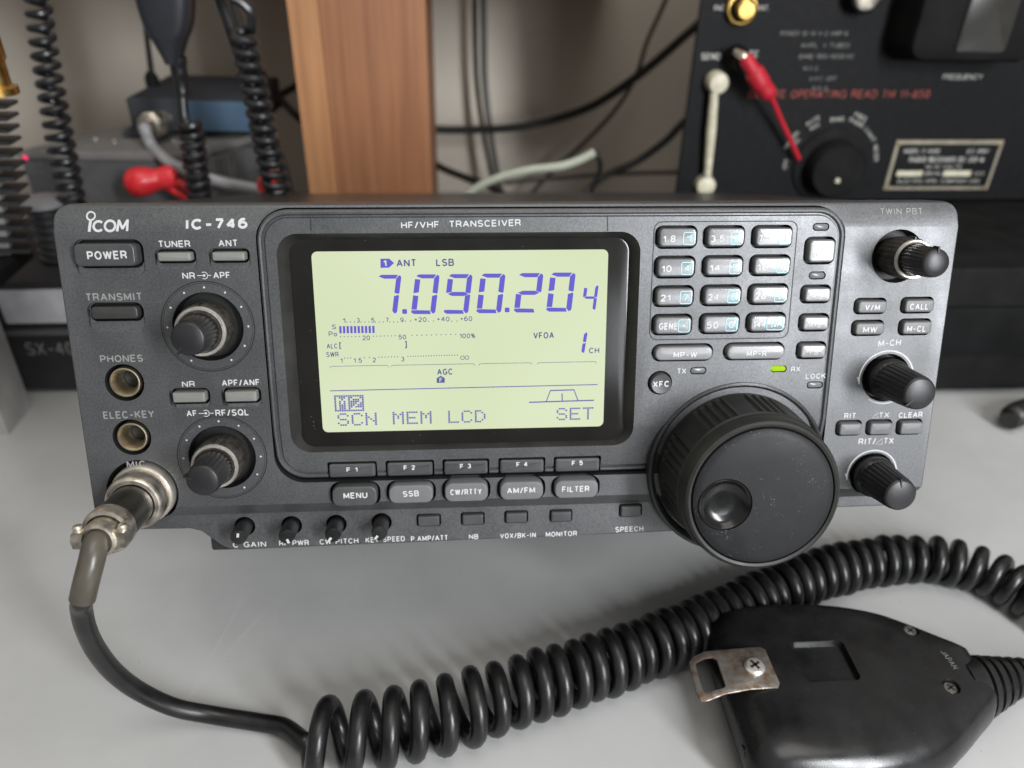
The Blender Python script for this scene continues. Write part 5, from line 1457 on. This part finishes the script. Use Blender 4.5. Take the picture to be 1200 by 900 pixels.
# hanging microphone, middle
Yh = 0.475
hw_ = [(-70, 30), (-30, 32), (0, 31), (25, 26), (45, 17), (60, 11), (68, 8)]
mo = Vector(at_y(190, 10, Yh))
o = thing('hanging_microphone', 'black hand microphone hanging upside down above the small blue radio', 'microphone', mo)
s_ = wpx(mo)
b = MB(lambda x, y, z: Vector((x, y, z)))
loops = []
pth = smoothpath([Vector((at_y(186 + (y + 70) * 0.13, y + 5, Yh).x, w, at_y(190, y + 5, Yh).z)) for y, w in hw_], 5)
for q_ in pth:
    hw1 = q_.y * s_
    dp = 0.011 * min(1, 0.45 + q_.y / 40)
    loops.append([(q_.x - mo.x + hw1 * math.copysign(abs(math.cos(a)) ** 0.55, math.cos(a)), dp * math.copysign(abs(math.sin(a)) ** 0.55, math.sin(a)), q_.z - mo.z) for a in [2 * PI * k / 28 for k in range(28)]])
b.loft(loops); b.build('microphone_body', mat('dark_blue_black_plastic', (0.020, 0.022, 0.027), 0.36, 0, 0.15, 60, 0.05, 900), o, angle=60)
tl = wp((207, 66, Yh), (210, 84, Yh), (213, 104, Yh), (214, 120, Yh - 0.002), (216, 138, Yh - 0.004), (221, 148, Yh - 0.006))
b = MB(); b.tube([p - mo for p in smoothpath(tl, 5)], [0.0052] * 3 + [0.0046] * 4 + [0.0038] * 6 + [0.0030] * 13, 12); b.build('strain_relief', M['coil_bg'], o)
cp = wp((222, 143, Yh - 0.008), (226, 170, Yh - 0.008), (230, 200, Yh - 0.008), (235, 235, Yh - 0.008), (243, 285, Yh - 0.008))
b = MB(); b.tube([p - mo for p in coiled(cp, 0.0052, 0.0056, 0.0057)], 0.0023, 8); b.build('coiled_cord', M['coil_bg'], o)
# right one with its wire loop
cp = wp((284, 34, 0.44), (292, 75, 0.44), (303, 125, 0.438), (314, 175, 0.437), (326, 230, 0.437), (338, 285, 0.437))
O_ = cp[0].copy()
o = thing('coiled_cord', 'black coiled cord with a loose wire loop at its top, hanging beside the wooden post', 'cord', O_, group='black coiled cords hanging behind the transceiver')
cc0 = coiled(cp, 0.0050, 0.0058, 0.0062, hand=-1)
lp_ = wp((246, -40, 0.44), (258, 0, 0.44), (268, 28, 0.44), (276, 42, 0.44), (286, 36, 0.438), (282, 12, 0.436), (268, -4, 0.436), (255, -40, 0.436))
b = MB(); b.tube([p - O_ for p in smoothpath(wp((252, -40, 0.436), (266, -8, 0.436), (284, 4, 0.437), (294, 16, 0.438)) + [cc0[0], cc0[2]], 8)[:-1] + cc0[3:]], 0.0023, 8); b.build('coil', M['coil_bg'], o)
b = MB(); b.tube([p - O_ for p in smoothpath(wp((246, -40, 0.452), (258, 0, 0.452), (270, 34, 0.452), (282, 70, 0.452), (300, 120, 0.455), (330, 190, 0.46), (345, 250, 0.46)), 8)], 0.0028, 10); b.build('straight_wire', M['coil_bg'], o)

# --- far left: finned dummy load, its stand, brass connector
YH = 0.370
rights = [(18, 104), (21, 118), (22, 132), (23, 146), (25, 160), (27, 174), (30, 188), (31, 201), (33, 215), (35, 229), (38, 243), (41, 257), (45, 271), (48, 284)]
HO = Vector((at_y(10, 300, YH).x - 0.02, YH + 0.02, 0))
HS_ = thing('finned_dummy_load', 'tall black finned metal block with a brass connector on top at the far left', 'dummy load', HO)
M['fin'] = mat('black_anodised_metal', (0.04, 0.04, 0.042), 0.38, 0.3, 0.15, 60)
for (px, py) in rights:
    r_ = at_y(px, py, YH + 0.04)
    b = MB(lambda x, y, z: Vector((x, y, z)) - HO); prism(b, [(r_.x - 0.055, YH + 0.027), (r_.x, YH + 0.027), (r_.x, YH + 0.04), (r_.x - 0.055, YH + 0.04)], r_.z - 0.0010, r_.z + 0.0008, 0.0005); b.build('cooling_fin', M['fin'], HS_)
zt, zb_ = at_y(20, 96, YH + 0.04).z, at_y(50, 297, YH + 0.04).z
fa, fb = at_y(*rights[0], YH + 0.04), at_y(*rights[-1], YH + 0.04)
xc = fa.x - 0.03
b = MB(lambda x, y, z: Vector((x, y, z)) - HO)
b.loft([[(x, y, z) for x, y in ((xr - 0.034, YH + 0.031), (xr - 0.011, YH + 0.031), (xr - 0.011, YH + 0.038), (xr - 0.034, YH + 0.038))] for xr, z in ((fb.x - 0.002, zb_), (fa.x, zt))])
b.build('core', mat('pale_grey_metal', (0.5, 0.49, 0.48), 0.45, 0.4, 0.1, 60), HS_)
r0_, r1_ = at_y(54, 342, YH + 0.045), at_y(20, 347, YH - 0.004)
b = MB(lambda x, y, z: Vector((x, y, z)) - HO); prism(b, [(r0_.x - 0.06, YH - 0.004), (r0_.x, YH - 0.004), (r0_.x, YH + 0.045), (r0_.x - 0.06, YH + 0.045)], r1_.z, zb_ + 0.003, 0.0012); b.build('base_block', M['bc_dark'], HS_)
r2_ = at_y(19, 428, YH + 0.03)
b = MB(lambda x, y, z: Vector((x, y, z)) - HO); prism(b, [(r2_.x - 0.02, YH + 0.002), (r2_.x, YH + 0.002), (r2_.x, YH + 0.03), (r2_.x - 0.02, YH + 0.03)], 0.0, r1_.z, 0.001); b.build('stand', mat('pale_grey_stand', (0.30, 0.29, 0.28), 0.5, 0, 0.15, 60), HS_)
p = at_y(-9, 84, YH + 0.019)
b = MB(lambda x, y, z: Vector((p.x + x, YH + 0.019 + y, z)) - HO); zz = zt - 0.001
b.lathe(0, 0, [(0.0085, zz), (0.0085, zz + 0.003), (0.0062, zz + 0.004), (0.0062, zz + 0.014), (0.0072, zz + 0.015), (0.0072, zz + 0.024), (0.0055, zz + 0.026), (0.0045, zz + 0.038)], 30)
b.build('brass_connector', M['brass'], HS_)

# --- power meter between dummy load and transceiver
YM = 0.415
f0, f1 = at_y(-40, 390, YM), at_y(120, 390, YM)
zt = at_y(40, 330, YM).z
MO_ = Vector(((f0.x + f1.x) / 2, YM + 0.05, 0))
MET = thing('power_meter', 'low dark meter box with a silver scale window, partly hidden left of the transceiver', 'meter', MO_)
obox(MET, 'case', mat('meter_case_black', (0.028, 0.028, 0.03), 0.5, 0, 0.2, 60, 0.1, 900, 0.25), f0.x, f1.x, YM, YM + 0.09, 0.003, zt, MO_, 0.003)
q0, q1 = at_y(9, 378, YM), at_y(104, 338, YM)
b = MB(lambda x, y, z: Vector((x, YM - z, y)) - MO_)
q = rr((q0.x + q1.x) / 2, (q0.z + q1.z) / 2, q1.x - q0.x, q1.z - q0.z, 0.0015, 3)
b.loft([[(x, y, z) for x, y in inset(q, d)] for d, z in ((0, -0.001), (0, 0.0015), (0.0006, 0.002))]); b.build('scale_window', mat('silver_scale', (0.62, 0.62, 0.66), 0.3, 0.3, 0.15, 90), MET)
b = MB(lambda x, y, z: Vector((x, YM - z, y)) - MO_)
g0, g1 = at_y(0, 388, YM), at_y(120, 383, YM)
q = [(g0.x - 0.02, g0.z - 0.0016), (g1.x, g0.z - 0.0016), (g1.x, g0.z + 0.0016), (g0.x - 0.02, g0.z + 0.0016)]
b.loft([[(x, y, z) for x, y in q] for z in (-0.001, 0.003)]); b.build('trim_strip', mat('grey_trim', (0.09, 0.09, 0.095), 0.4, 0, 0.1, 60), MET)
A_ = at_y(33, 416, YM); B_ = at_y(98, 408, YM)
t = MB(); wtext(t, 'SX-400', A_ - MO_, Vector((B_.x - A_.x, 0, 0)), (0, 0, at_y(33, 401, YM).z - A_.z), (0, -0.0003, 0), -0.01); t.build('lettering', M['print_dim'], MET, False)
for x in (f0.x + 0.012, f1.x - 0.012):
    b = MB(lambda u, v, z: Vector((x + u, YM + 0.012 + v, z)) - MO_); b.lathe(0, 0, [(0.006, 0), (0.0065, 0.0035)], 16); b.build('foot', M['bc_dark'], MET)
# small ribbed jack plug standing on the meter
jp = Vector((at_y(52, 240, YM + 0.03).x, YM + 0.03, zt))
o = thing('ribbed_connector', 'small black ribbed connector with a grey cap standing on the meter box', 'connector', jp)
hj = at_y(45, 232, YM + 0.03).z - zt
b = MB(); pr = []
for k in range(7): pr += [(0.0088, hj * (0.02 + k * 0.125)), (0.0105, hj * (0.05 + k * 0.125)), (0.0105, hj * (0.10 + k * 0.125)), (0.0088, hj * (0.13 + k * 0.125))]
b.lathe(0, 0, pr, 28); b.build('ribbed_body', M['fin'], o)
b = MB(); b.lathe(0, 0, [(0.0125, hj * 0.90), (0.0130, hj * 0.92), (0.0128, hj * 0.98), (0.010, hj)], 28); b.build('cap', mat('grey_cap', (0.20, 0.20, 0.21), 0.4, 0, 0.1, 60), o)

# --- cables on the wall
def cable(name, label, pts, r, m, cap=None):
    P = smoothpath(wp(*pts), 8); O_ = P[len(P) // 2].copy()
    b = MB(); b.tube([p - O_ for p in P], r, 10)
    o = b.build(name, m); o.location = O_
    return tag(o, label, 'cable')
cable('thick_cable', 'thick black cable sagging from the receiver across to the wooden post', [(470, 140, .72), (505, 151, .72), (560, 152, .72), (620, 147, .71), (690, 126, .70), (750, 87, .69), (805, 40, .68), (850, 0, .68)], 0.0036, M['cable'])
cable('hanging_cable', 'grey cable hanging straight down the wall just right of the post', [(566, -30, .735), (567, 40, .735), (568, 95, .735), (574, 150, .73), (583, 205, .725), (592, 250, .72)], 0.0029, M['cable_grey'])
cable('hanging_cable', 'thin brown cable hanging down the wall beside the grey one', [(556, -30, .755), (557, 60, .755), (560, 110, .755), (568, 165, .75), (577, 210, .745), (585, 250, .74)], 0.0022, M['cable_brown'])
cable('slanting_cable', 'brown cable slanting across the wall from upper right to lower left', [(790, -30, .745), (778, 5, .745), (758, 50, .745), (745, 90, .745), (720, 130, .745), (680, 172, .745), (650, 198, .745), (620, 230, .745)], 0.0021, M['cable_brown'])
cable('looping_cable', 'black cable curving down from the old receiver and ending low behind the transceiver', [(840, 118, .62), (805, 140, .62), (780, 165, .62), (745, 190, .62), (715, 203, .615), (695, 217, .61), (670, 250, .60)], 0.0030, M['cable'])
cable('flat_cable', 'pale green cable with a bent end lying behind the transceiver', [(530, 245, .55), (556, 222, .55), (585, 208, .55), (620, 199, .55), (655, 195, .55), (678, 188, .55), (697, 178, .55)], 0.0030, M['cable_pale'])
cable('thin_cable', 'thin black cable running level along the foot of the wall', [(590, 214, .70), (650, 209, .70), (720, 204, .70), (790, 202, .70), (850, 202, .70)], 0.0020, M['cable_brown'])
cable('short_cable', 'short black cable end dropping from the bent end of the pale cable', [(697, 178, .553), (703, 190, .555), (702, 204, .56), (694, 222, .565), (686, 245, .57)], 0.0019, M['cable'])
cable('post_cable', 'black cable emerging low from behind the right side of the wooden post', [(470, 170, .70), (500, 186, .68), (520, 198, .66), (545, 208, .64), (580, 222, .62), (610, 245, .60)], 0.0030, M['cable'])
cable('loose_cable', 'dark cable running behind the right coiled cord towards the wooden post', [(262, -30, .60), (285, 40, .60), (312, 95, .60), (334, 122, .60), (352, 140, .60), (380, 165, .62)], 0.0028, M['cable'])
cable('loose_cable', 'dark cable crossing behind the right coiled cord beside the wooden post', [(292, 128, .62), (315, 118, .62), (338, 106, .62), (362, 92, .62), (400, 80, .63)], 0.0026, M['cable'])
